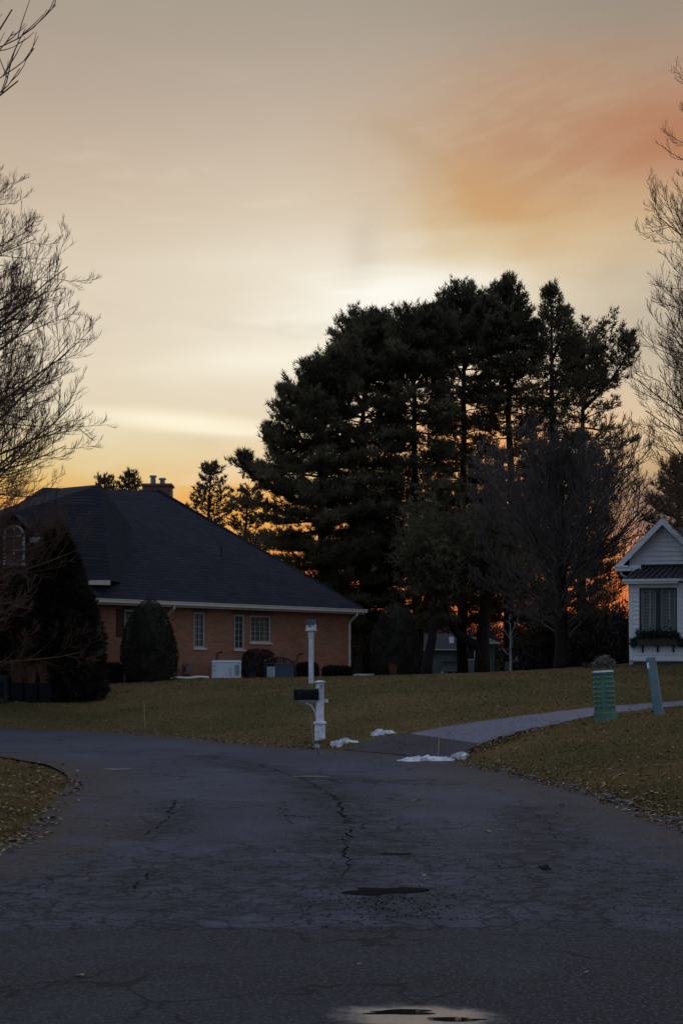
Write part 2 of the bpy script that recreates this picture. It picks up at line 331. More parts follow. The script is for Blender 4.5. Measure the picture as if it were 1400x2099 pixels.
# ------------------------------------------------------------------ mesh builder
class MB:
    def __init__(s): s.v = []; s.f = []; s.n = 0
    def add(s, V, Fc):
        V = np.asarray(V, float).reshape(-1, 3); s.v.append(V); o = s.n
        s.n += len(V)
        if isinstance(Fc, np.ndarray): s.f.extend((Fc+o).tolist())
        else: s.f.extend([tuple(int(i)+o for i in f) for f in Fc])
        return s
    def quad(s, a, b, c, d): return s.add([a, b, c, d], [(0, 1, 2, 3)])
    def poly(s, pts): return s.add(pts, [tuple(range(len(pts)))])
    def box(s, lo, hi, M=None):
        (a, b, c), (d, e, f) = lo, hi
        V = np.array([(a, b, c), (d, b, c), (d, e, c), (a, e, c), (a, b, f), (d, b, f), (d, e, f), (a, e, f)], float)
        if M is not None: V = np.array([tuple(M @ Vector(p)) for p in V])
        return s.add(V, [(0, 3, 2, 1), (4, 5, 6, 7), (0, 1, 5, 4), (1, 2, 6, 5), (2, 3, 7, 6), (3, 0, 4, 7)])
    def prism(s, ring, z0, z1, top=1.0, M=None):
        """a closed prism over a plan outline, optionally tapering"""
        r = np.asarray(ring, float); n = len(r); c = r.mean(0)
        V = [(p[0], p[1], z0) for p in r]+[((p[0]-c[0])*top+c[0], (p[1]-c[1])*top+c[1], z1) for p in r]
        if M is not None: V = [tuple(M @ Vector(p)) for p in V]
        return s.add(V, [tuple(range(n))[::-1], tuple(range(n, 2*n))]+[(i, (i+1) % n, n+(i+1) % n, n+i) for i in range(n)])
    def tube(s, pts, rad, k=6, cap=True):
        pts = np.asarray(pts, float); n = len(pts); rad = np.broadcast_to(np.asarray(rad, float), (n,))
        tg = np.gradient(pts, axis=0); tg /= np.linalg.norm(tg, axis=1)[:, None]+1e-9
        ref = np.array([0, 0, 1.0]) if abs(tg[:, 2]).mean() < 0.8 else np.array([1.0, 0, 0])
        u = np.cross(tg, ref); u /= np.linalg.norm(u, axis=1)[:, None]+1e-9; v = np.cross(tg, u)
        an = np.arange(k)*2*math.pi/k
        V = pts[:, None, :]+rad[:, None, None]*(np.cos(an)[None, :, None]*u[:, None, :]+np.sin(an)[None, :, None]*v[:, None, :])
        Fc = [(i*k+j, i*k+(j+1) % k, (i+1)*k+(j+1) % k, (i+1)*k+j) for i in range(n-1) for j in range(k)]
        if cap: Fc += [tuple(range(k))[::-1], tuple(range((n-1)*k, n*k))]
        return s.add(V, Fc)
    def lathe(s, prof, k=16, center=(0, 0, 0)):
        V = []; 
        for r, z in prof:
            for j in range(k): V.append((center[0]+r*math.cos(2*math.pi*j/k), center[1]+r*math.sin(2*math.pi*j/k), center[2]+z))
        n = len(prof)
        Fc = [(i*k+j, i*k+(j+1) % k, (i+1)*k+(j+1) % k, (i+1)*k+j) for i in range(n-1) for j in range(k)]
        Fc += [tuple(range(k))[::-1], tuple(range((n-1)*k, n*k))]
        return s.add(V, Fc)
    def build(s, name, material, parent=None, smooth=False, origin=None):
        V = np.concatenate(s.v) if s.v else np.zeros((0, 3))
        o3 = np.zeros(3) if origin is None else np.array(origin, float)
        me = bpy.data.meshes.new(name); me.from_pydata((V-o3).tolist(), [], s.f); me.update()
        me.materials.append(MATS[material] if isinstance(material, str) else material)
        if smooth: me.polygons.foreach_set('use_smooth', [True]*len(me.polygons))
        ob = bpy.data.objects.new(name, me); COL.objects.link(ob)
        if origin is not None: ob.location = origin
        if parent is not None: ob.parent = parent
        return ob

def tag(o, label=None, cat=None, group=None, kind=None):
    if label: o['label'] = label
    if cat: o['category'] = cat
    if group: o['group'] = group
    if kind: o['kind'] = kind
    return o
def thing(name, label, cat, loc=(0, 0, 0), rotz=0.0, group=None, tilt=None):
    e = bpy.data.objects.new(name, None); COL.objects.link(e); e.location = loc
    e.rotation_euler = (0, tilt or 0.0, rotz); e.empty_display_size = 0.3
    return tag(e, label, cat, group)

# ------------------------------------------------------------------ terrain
ROAD_L = [(-22, 8.5), (-9, 8.9), (-5.2, 9.5), (-3.7, 10.9), (-3.06, 12.7), (-3.14, 14.1), (-3.36, 16.3), (-3.66, 18.6), (-3.93, 20.6), (-4.3, 22.2), (-5.0, 24.2), (-6.1, 26.0), (-8.6, 29), (-12, 32.5), (-17, 37), (-26, 45)]
ROAD_R = [(22, 8.5), (9, 8.95), (5.4, 9.6), (4.1, 11.2), (3.6, 13.2), (3.55, 14.8), (3.25, 19.0), (2.7, 21.6), (1.95, 25.2), (0.9, 27.2), (0.25, 28.2), (-0.5, 29.0), (-1.4, 29.9), (-3.06, 33), (-6.2, 37.3), (-9.2, 39.2), (-14, 43), (-20, 48), (-27, 54)]
D_UP = [(0.0, 28.7, -0.01), (0.72, 29.0, 0.20), (1.35, 29.15, 0.30), (2.6, 29.9, 0.48), (4.15, 31.0, 0.63), (5.83, 33.0, 0.74), (8.64, 36.0, 0.82), (11.5, 39.0, 0.95), (16, 43, 1.1), (24, 47, 1.3)]
D_LO = [(1.9, 25.6, 0.0), (2.3, 26.1, 0.12), (2.6, 26.5, 0.225), (3.05, 27.0, 0.33), (3.84, 28.0, 0.438), (5.3, 30.0, 0.63), (8.2, 34.0, 0.75), (12.6, 37.0, 0.92), (17.5, 40.0, 1.1), (25.5, 44, 1.3)]
ctl = [(x, y, 0.0) for x, y in ROAD_L[1:]]+[(x, y, 0.0) for x, y in ROAD_R[1:]]
ctl += D_UP[1:-1]+D_LO[1:-1]
def C(px, py, Y): p = P(px, py, Y); return (p.x, p.y, p.z)
ctl += [C(655, 1515, 29.9), C(638, 1401, 45), C(460, 1391, 53), C(715, 1388, 58), C(130, 1427, 44), C(60, 1428, 43), C(0, 1434, 42.5), C(320, 1400, 47),
        C(1240, 1476, 27.5), C(1350, 1465, 28.5), C(1300, 1366, 52), C(1345, 1358, 53), C(1400, 1356, 53), C(1000, 1383, 60), C(1150, 1372, 58), C(820, 1388, 60),
        C(900, 1440, 36.5), C(1200, 1405, 41), C(500, 1440, 39.5), C(250, 1450, 42),
        (-5.2, 17, 0.14), (-8, 20, 0.28), (-12, 22, 0.4), (-9, 14, 0.2), (5.0, 15.5, 0.16), (5.2, 20, 0.36), (4.6, 24, 0.42), (8, 18, 0.45), (8, 26, 0.75), (12, 14, 0.45),
        (-12, 55, 1.25), (-20, 52, 1.2), (20, 55, 1.9), (0, 70, 1.25), (10, 72, 1.35), (-15, 75, 1.0), (18, 80, 1.3), (0, 95, 0.3), (-18, 110, 0.0), (16, 110, 0.0), (0, 125, -1.0)]
ctl = np.array(ctl)
def _U(r2): return 0.5*r2*np.log(r2+1e-9)
def _fit(c):
    n = len(c); K = _U(((c[:, None, :2]-c[None, :, :2])**2).sum(2))+np.eye(n)*0.35
    Pm = np.c_[np.ones(n), c[:, :2]]; A = np.block([[K, Pm], [Pm.T, np.zeros((3, 3))]])
    return np.linalg.solve(A, np.r_[c[:, 2], 0, 0, 0])
_W = _fit(ctl)
def T(X, Y):
    X = np.clip(np.asarray(X, float), -21, 22); Y = np.clip(np.asarray(Y, float), 3, 122); sh = np.broadcast(X, Y).shape
    q = np.c_[np.broadcast_to(X, sh).ravel(), np.broadcast_to(Y, sh).ravel()]; out = np.zeros(len(q))
    for i in range(0, len(q), 20000):
        s = q[i:i+20000]; K = _U(((s[:, None, :]-ctl[None, :, :2])**2).sum(2)); out[i:i+20000] = K @ _W[:-3]+_W[-3]+s @ _W[-2:]
    return out.reshape(sh)
def sdist(X, Y, poly):
    """signed distance to a closed outline: negative inside"""
    poly = np.asarray(poly)[:, :2]; X = np.asarray(X, float); Y = np.asarray(Y, float)
    d = np.full(X.shape, 1e9); ins = np.zeros(X.shape, bool)
    for i in range(len(poly)):
        a = poly[i]; b = poly[(i+1) % len(poly)]; e = b-a; L = e @ e+1e-12
        t = np.clip(((X-a[0])*e[0]+(Y-a[1])*e[1])/L, 0, 1)
        d = np.minimum(d, np.hypot(X-a[0]-t*e[0], Y-a[1]-t*e[1]))
        cr = ((a[1] > Y) != (b[1] > Y)) & (X < (b[0]-a[0])*(Y-a[1])/(b[1]-a[1]+1e-12)+a[0]); ins ^= cr
    return np.where(ins, -d, d)
ROAD_POLY = [(-22, -12)]+ROAD_L+ROAD_R[::-1]+[(22, -12)]
ROAD_POLY = [(-400, -12), (-400, 8.8)]+ROAD_L+ROAD_R[::-1]+[(400, 8.8), (400, -12)]
DRIVE_POLY = [p[:2] for p in D_UP]+[p[:2] for p in D_LO[::-1]]
def ground_z(X, Y, raw=False):
    X = np.asarray(X, float); Y = np.asarray(Y, float)
    t = np.maximum(T(X, Y), 0.03); t = np.where(Y > 122, -1.0, t)
    dr = sdist(X, Y, ROAD_POLY); dd = sdist(X, Y, DRIVE_POLY)
    s = np.clip((dr+0.02)/0.5, 0, 1); s = s*s*(3-2*s)
    rag = 0.02*np.sin(X*7.1+Y*3.3)*np.sin(Y*5.7-X*2.1)
    z = -0.05+(t+0.05+rag)*s
    k = np.clip((dd+0.10)/0.25, 0, 1); z = z-0.10*(1-k)*s
    return z
def gz(x, y): return float(ground_z(np.array([x]), np.array([y]))[0])

def axis(lo, hi, step, far, grow=1.25):
    a = list(np.arange(lo, hi+1e-6, step)); d = step
    while a[-1] < far: d *= grow; a.append(a[-1]+d)
    d = step
    while a[0] > -far: d *= grow; a.insert(0, a[0]-d)
    return np.array(a)
xs = axis(-16, 17, 0.16, 900); ys = axis(9, 62, 0.16, 1500)
GX, GY = np.meshgrid(xs, ys); GZ = ground_z(GX, GY)
nx, ny = len(xs), len(ys)
gm = MB(); gi = np.arange(nx*ny).reshape(ny, nx)
gm.add(np.c_[GX.ravel(), GY.ravel(), GZ.ravel()], np.stack([gi[:-1, :-1], gi[:-1, 1:], gi[1:, 1:], gi[1:, :-1]], -1).reshape(-1, 4))
tag(gm.build('ground', 'lawn', None, True), kind='structure')

def resample(pl, n):
    pl = np.asarray(pl, float); d = np.r_[0, np.cumsum(np.linalg.norm(np.diff(pl[:, :2], axis=0), axis=1))]; t = np.linspace(0, d[-1], n)
    return np.stack([np.interp(t, d, pl[:, i]) for i in range(pl.shape[1])], 1)
def strip(name, A, B, n, k, material, zoff, dirt=None, flat=False, jag=0.0, wear_tone=None):
    A = resample(A, n); B = resample(B, n); u = np.linspace(0, 1, k)
    if jag:
        A[:, 0] += RNG.normal(0, jag, n); B[:, 0] += RNG.normal(0, jag, n)
    G = A[:, None, :]*(1-u)[None, :, None]+B[:, None, :]*u[None, :, None]
    G = G.reshape(-1, G.shape[2])
    Z = np.full(len(G), zoff) if flat else G[:, 2]+zoff
    mb = MB(); idx = np.arange(n*k).reshape(n, k)
    mb.add(np.c_[G[:, :2], Z], np.stack([idx[:-1, :-1], idx[:-1, 1:], idx[1:, 1:], idx[1:, :-1]], -1).reshape(-1, 4))
    o = mb.build(name, material)
    if wear_tone is not None:
        aw_ = o.data.attributes.new('wear_tone', 'FLOAT', 'POINT'); aw_.data.foreach_set('value', wear_tone(G[:, 0], G[:, 1]).astype(np.float32))
    at = o.data.attributes.new('dirt', 'FLOAT', 'POINT')
    at.data.foreach_set('value', dirt(G[:, 0], G[:, 1]).astype(np.float32) if dirt else np.zeros(len(G), np.float32))
    return o
def G0(px, py): Y = F*EYE/(py-HZ); return np.array(((px-CX)/F*Y, Y))
WEAR = [[G0(*p) for p in l] for l in ([(430, 1552), (600, 1590), (690, 1640), (715, 1700), (715, 1770), (770, 1830), (820, 1870)], [(640, 1592), (760, 1602), (900, 1604)], [(300, 1712), (355, 1650)], [(760, 1685), (850, 1750)], [(270, 1820), (330, 1780)], [(1100, 1660), (1130, 1780)])]
def road_wear_tone(X, Y):
    d = np.full(X.shape, 9.0)
    for l in WEAR:
        for p, q in zip(l, l[1:]):
            e = q-p; t = np.clip(((X-p[0])*e[0]+(Y-p[1])*e[1])/(e @ e), 0, 1); d = np.minimum(d, np.hypot(X-p[0]-t*e[0], (Y-p[1]-t*e[1])*0.8))
    n_ = np.clip((17.0-Y)/7.0, 0, 1); return np.maximum(np.exp(-(d/0.55)**2), 0.80*n_*n_*(3-2*n_))  # ramp term adds plain darkening and cracks toward the near end
def road_dirt(X, Y):
    d = -sdist(X, Y, ROAD_POLY); return np.clip(1-(d-0.05)/1.3, 0, 1)**0.8*np.where(Y > 9.5, 1, 0)
tag(strip('road', ROAD_L, ROAD_R, 360, 90, 'asphalt_road', 0.0, road_dirt, True, 0.0, road_wear_tone), kind='structure')
sm = MB(); X_ = np.linspace(-400, 400, 3); ex = np.linspace(-14, 14, 700); ey = 8.80+np.cumsum(RNG.normal(0, 0.004, 700))*0.5+RNG.normal(0, 0.008, 700)
sm.add([(-400, -12, 0), (400, -12, 0), (400, 8.7, 0)]+[(x, y, 0.003) for x, y in zip(ex[::-1], ey)]+[(-400, 8.7, 0)], [tuple(range(704))])
so = sm.build('street', 'asphalt_street'); so.data.attributes.new('dirt', 'FLOAT', 'POINT'); tag(so, kind='structure')
# driveway: dark apron, then pale lane
def cutp(pl, a, b): return [p for i, p in enumerate(pl) if a <= i <= b]
ap_a, ap_b = D_UP[:3], D_LO[:3]
tag(strip('driveway_apron', ap_a, ap_b, 20, 12, 'asphalt_apron', 0.012), kind='structure')
tag(strip('driveway', D_UP[2:], D_LO[2:], 90, 12, 'asphalt_drive', 0.012, lambda X, Y: np.clip(1-(-sdist(X, Y, DRIVE_POLY))/0.25, 0, 1)*0.7), kind='structure')
# broken concrete edging along the right side of the road
kb = MB(); ke = resample([p for p in ROAD_R[4:9]], 46)
for i in range(45):
    if RNG.random() < 0.62 or ke[i][1] > 22.8: continue
    a, b = ke[i], ke[i+1]; d = (b-a)/np.linalg.norm(b-a); n_ = np.array([d[1], -d[0]])*(1 if d[1] > 0 else -1)
    h = 0.018+RNG.random()*0.025; w0 = -0.02+RNG.normal(0, 0.02); w1 = 0.06+RNG.random()*0.05; b2 = b-d*0.012
    q = [a+n_*w0, b2+n_*w0, b2+n_*w1, a+n_*w1]
    kb.add([(*p, -0.03) for p in q]+[(*p, h+RNG.normal(0, 0.008)) for p in q], [(0, 1, 5, 4), (1, 2, 6, 5), (2, 3, 7, 6), (3, 0, 4, 7), (4, 5, 6, 7)])
tag(kb.build('kerb', 'concrete'), kind='structure')

# cracks and holes in the asphalt: irregular dark strips and hollows
ck = MB()
def crack(pxs, wmin, wmax, jag=0.05, z=0.004):
    pl = resample([G0(*p) for p in pxs], max(8, int(8*len(pxs)))); n = len(pl)
    pl += RNG.normal(0, jag, pl.shape)*np.array([1, 1.6])
    d = np.gradient(pl, axis=0); d /= np.linalg.norm(d, axis=1)[:, None]+1e-9; nn = np.c_[-d[:, 1], d[:, 0]]
    wd = RNG.uniform(wmin*0.2, wmax*0.55, n)*RNG.choice([0.25, 1, 1], n); wd[0] = wd[-1] = 0.003
    V = np.r_[np.c_[pl+nn*wd[:, None]/2, np.full(n, z)], np.c_[pl-nn*wd[:, None]/2, np.full(n, z)]]
    ck.add(V, [(i, i+1, n+i+1, n+i) for i in range(n-1)])
crack([(300, 1545), (420, 1550), (520, 1565), (600, 1590), (660, 1615), (700, 1640)], 0.02, 0.07, 0.03)
crack([(680, 1625), (695, 1650), (712, 1680), (716, 1690)], 0.04, 0.12, 0.03)
crack([(716, 1690), (708, 1720), (712, 1760), (700, 1800)], 0.02, 0.06, 0.03)
crack([(735, 1700), (760, 1685), (800, 1680), (830, 1672)], 0.02, 0.05, 0.03)
crack([(562, 1673), (600, 1672), (642, 1677)], 0.04, 0.09, 0.012)
crack([(360, 1640), (352, 1665), (330, 1690), (300, 1712)], 0.02, 0.06, 0.02)
crack([(270, 1830), (285, 1812), (310, 1790), (330, 1782)], 0.01, 0.03, 0.02)
crack([(580, 1640), (575, 1660), (582, 1672), (600, 1690)], 0.01, 0.03, 0.03)
crack([(640, 1592), (700, 1605), (760, 1600), (820, 1603), (900, 1600)], 0.02, 0.05, 0.03)
crack([(0, 1838), (60, 1825), (105, 1805), (110, 1790)], 0.006, 0.02, 0.02)
crack([(1010, 1760), (1030, 1780), (1090, 1770), (1135, 1783)], 0.01, 0.03, 0.02)
crack([(540, 1750), (490, 1757), (430, 1768), (380, 1760), (200, 1757)], 0.005, 0.016, 0.03)
crack([(1060, 1640), (1090, 1665), (1130, 1690), (1140, 1720)], 0.01, 0.025, 0.03)
crack([(-60, 1905), (200, 1906), (430, 1906), (640, 1907)], 0.012, 0.022, 0.006)
crack([(1010, 1917), (1150, 1918), (1300, 1923), (1460, 1926)], 0.012, 0.024, 0.006)
crack([(640, 1907), (800, 1910), (1010, 1917)], 0.004, 0.010, 0.008)
tag(ck.build('road_cracks', 'tar'), kind='structure')
def blotch(mb, px, py, rx, ry, z, seed, rough=0.25, n=40):
    c0 = G0(px, py); r = np.random.default_rng(seed); ph = r.uniform(0, 6.28, 5); pts = []
    for i in range(n):
        a = 2*math.pi*i/n; k = 1+rough*sum(math.sin((j+2)*a+ph[j])/(j+1.2) for j in range(5))
        pts.append((c0[0]+rx*k*math.cos(a), c0[1]+ry*k*math.sin(a), z))
    mb.add(pts, [tuple(range(n))])
ph_ = MB(); blotch(ph_, 788, 1827, 0.26, 0.17, 0.005, 3, 0.34, 80); blotch(ph_, 1115, 1779, 0.06, 0.09, 0.005, 5, 0.5, 50); blotch(ph_, 815, 1751, 0.09, 0.05, 0.005, 8, 0.5, 50)
tag(ph_.build('road_potholes', 'tar'), kind='structure')
gr = MB(); c0 = G0(800, 1850)
for _ in range(240):
    x = c0[0]+RNG.normal(0, 0.26); y = c0[1]+RNG.normal(-0.1, 0.40); s = RNG.uniform(0.002, 0.006)
    gr.box((x-s, y-s, 0.0), (x+s, y+s, s*1.1), Matrix.Translation((x, y, 0)) @ Matrix.Rotation(RNG.uniform(0, 3), 4, 'Z') @ Matrix.Translation((-x, -y, 0)))
tag(gr.build('loose_gravel', 'tar'), kind='stuff')
# standing water
pu = MB(); blotch(pu, 822, 2076, 0.185, 0.042, 0.0035, 21, 0.34, 90); blotch(pu, 932, 2091, 0.15, 0.030, 0.004, 27, 0.34, 90); o = pu.build('puddle', 'water'); tag(o, kind='structure')
pu = MB(); blotch(pu, 240, 1577, 0.20, 0.17, 0.005, 22, 0.2); blotch(pu, 640, 1592, 0.34, 0.12, 0.005, 23, 0.2); blotch(pu, 15, 1541, 0.30, 0.35, 0.005, 24, 0.15)
tag(pu.build('damp_patches', 'wet_film'), kind='structure')

# ------------------------------------------------------------------ leaf clouds
def needles(mb, pos, dirs, length, width, spread, up, rng):
    """a sharp little triangle for each position, leaning around its direction"""
    n = len(pos); d = dirs+rng.normal(0, spread, (n, 3))+np.array([0, 0, up]); d /= np.linalg.norm(d, axis=1)[:, None]+1e-9
    s = np.cross(d, rng.normal(0, 1, (n, 3))); s /= np.linalg.norm(s, axis=1)[:, None]+1e-9
    L = length*rng.uniform(0.6, 1.25, n)[:, None]; W = width*rng.uniform(0.6, 1.3, n)[:, None]
    V = np.stack([pos-s*W/2, pos+s*W/2, pos+d*L], 1).reshape(-1, 3)
    mb.add(V, np.arange(3*n).reshape(-1, 3))

def shrub(name, label, cat, base, prof, seed, material='yew', n=5000, leaf=0.09, squash=1.0, group=None, ragged=0.05, droop=0.0, core=0.86):
    """clipped or loose evergreen: a dark core under thousands of leaf faces on the outline"""
    rng = np.random.default_rng(seed); t = thing(name, label, cat, base, 0, group)
    H = prof[-1][1]; zs = np.array([p[1] for p in prof]); rs = np.array([p[0] for p in prof])
    zz = np.linspace(0, H, 400); rr = np.interp(zz, zs, rs); cdf = np.cumsum(rr+0.05); cdf /= cdf[-1]
    z = np.interp(rng.random(n), cdf, zz); a = rng.uniform(0, 6.283, n)
    lump = 1+0.05*np.sin(3*a+z*2.1+seed)+0.04*np.sin(7*a-z*5+seed)
    r = np.interp(z, zs, rs)*lump*(1-np.abs(rng.normal(0, ragged, n)))
    pos = np.c_[r*np.cos(a), r*np.sin(a)*squash, z]; out = np.c_[np.cos(a), np.sin(a)*squash, np.full(n, 0.35-droop)]
    mb = MB(); needles(mb, pos, out, leaf, leaf*0.55, 0.45, 0.15, rng)
    cp = [(max(0.01, np.interp(q, zs, rs)*core), q*0.985) for q in np.linspace(0, H, 16)]; c_ = MB(); c_.lathe(cp, 14)
    Vc = c_.v[0]; Vc[:, 1] *= squash; mb.add(Vc, c_.f)
    mb.build('crown', material, t)
    tr = MB(); tr.tube([(0, 0, -0.1), (0, 0, H*0.3)], [rs.max()*0.10+0.03, rs.max()*0.06+0.02], 6); tr.build('trunk', 'bark_brown', t)
    return t

# ------------------------------------------------------------------ bare trees
def unit(v): return v/(np.linalg.norm(v)+1e-9)
def bare_tree(name, label, base, height, prof, seed, trunk_r, nlimb=16, sub=(8, 6, 4), mats=('bark_brown', 'bark_brown'), crown0=0.18, twig_r=0.010, upcurve=0.55, cat='tree', group=None, limbs=None, lean=(0, 0), twig_len=0.9, az_bias=None, inc=(72, 42), limb_r=0.014, view_az=None):
    rng = np.random.default_rng(seed); t = thing(name, label, cat, base, 0, group)
    TK, LB, TW = MB(), MB(), MB()
    n = 14; zz = np.linspace(-0.3, height, n); wob = np.cumsum(rng.normal(0, 0.012*height/10, (n, 2)), 0)
    tp = np.c_[wob[:, 0]+lean[0]*zz/height, wob[:, 1]+lean[1]*zz/height, zz]
    tr = trunk_r*(1-np.clip(zz/height, 0, 1))**0.85+0.012; tr[0] *= 1.35
    TK.tube(tp, tr, 9)
    def path(p, d, L, nseg, wander, up, grav=0.0):
        pts = [p]; d = unit(d)
        for i in range(nseg):
            f = (i+1)/nseg
            d = unit(d+rng.normal(0, wander, 3)+np.array([0, 0, up*f-grav*(1-f)])/nseg*1.6); p = p+d*L/nseg; pts.append(p)
        return np.array(pts)
    tw_p, tw_d, tw_l = [], [], []
    def kids(pts, L, r, lev, dens=1.0):
        cnt = max(2, int(sub[lev]*(dens if lev == 1 else 1))); m = len(pts)-1
        for j in range(cnt):
            f = 0.22+0.76*(j+rng.random())/cnt; q = f*m; i = min(int(q), m-1); p = pts[i]+(pts[i+1]-pts[i])*(q-i); d = unit(pts[i+1]-pts[i])
            side = unit(np.cross(d, rng.normal(0, 1, 3))); ang = R(rng.uniform(24, 52)); cd = d*math.cos(ang)+side*math.sin(ang); cd[2] += 0.10
            cl = L*rng.uniform(0.32, 0.52)*(1.10-0.65*f); cr = max(twig_r, r*(1-0.75*f)*0.55)
            if lev == len(sub)-1:
                cl = min(cl, twig_len)*rng.uniform(0.6, 1.2)+0.10
                tw_p.append(p); tw_d.append(cd); tw_l.append(cl)
            else:
                cp = path(p, cd, cl, 5, 0.09, upcurve*0.8); (LB if lev == 0 else TW).tube(cp, np.linspace(cr, max(twig_r*0.7, cr*0.3), 6), 4 if lev == 0 else 3, False)
                kids(cp, cl, cr, lev+1, dens)
    pz = [p[1] for p in prof]; pr = [p[0] for p in prof]
    for k in range(nlimb):
        f = crown0+(0.97-crown0)*(k+rng.random()*0.8)/nlimb; z = f*height
        p = np.array([np.interp(z, zz, tp[:, 0]), np.interp(z, zz, tp[:, 1]), z])
        a = k*2.399+rng.normal(0, 0.35) if az_bias is None else (az_bias+rng.normal(0, 0.9) if k % 2 else k*2.399)
        rad = np.interp(f, pz, pr)*rng.uniform(0.82, 1.08); incl = R(inc[0]-inc[1]*f)*rng.uniform(0.85, 1.12)
        d = np.array([math.sin(incl)*math.cos(a), math.sin(incl)*math.sin(a), math.cos(incl)]); L = min(rad/max(0.45, math.sin(incl)), max(0.6, (height*1.02-z))/max(0.2, math.cos(incl)*0.75+upcurve*0.25))
        r = min(np.interp(z, zz, tr)*0.62, 0.014+limb_r*L)
        lp = path(p, d, L, 8, 0.06, upcurve*0.5); LB.tube(lp, np.linspace(r, max(twig_r, r*0.22), 9), 5, False)
        kids(lp, L, r, 0, 1.0 if view_az is None else (1.0 if math.cos(a-view_az) > -0.15 else 0.4))
    for (p, d, L, r) in (limbs or []):
        lp = path(np.array(p, float), np.array(d, float), L, 8, 0.05, upcurve*0.3); LB.tube(lp, np.linspace(r, max(twig_r, r*0.2), 9), 5, False); kids(lp, L, r, 0)
    if tw_p:      # all last twigs at once: three sided, curving up
        p = np.array(tw_p); d = np.array(tw_d); l = np.array(tw_l)[:, None]; m = len(p); pl = [p]
        nrm_ = lambda q: q/(np.linalg.norm(q, axis=1)[:, None]+1e-9); d = nrm_(d)
        for i in range(3): d = nrm_(d+rng.normal(0, 0.08, (m, 3))+np.array([0, 0, 0.22])); pl.append(pl[-1]+d*l/3)
        u = nrm_(np.cross(d, rng.normal(0, 1, (m, 3)))); v = np.cross(d, u); ring = []
        for i, q in enumerate(pl):
            rr_ = twig_r*(1-0.2*i)
            for k in range(3): ring.append(q+rr_*(math.cos(k*2.094)*u+math.sin(k*2.094)*v))
        V = np.stack(ring, 1).reshape(-1, 3); base_ = (np.arange(m)*12)[:, None, None]
        fq = np.array([(i*3+k, i*3+(k+1) % 3, i*3+3+(k+1) % 3, i*3+3+k) for i in range(3) for k in range(3)])[None]
        TW.add(V, (fq+base_).reshape(-1, 4))
    TK.build('trunk', mats[0], t, True); LB.build('limbs', mats[1], t); TW.build('crown', mats[1], t)
    return t

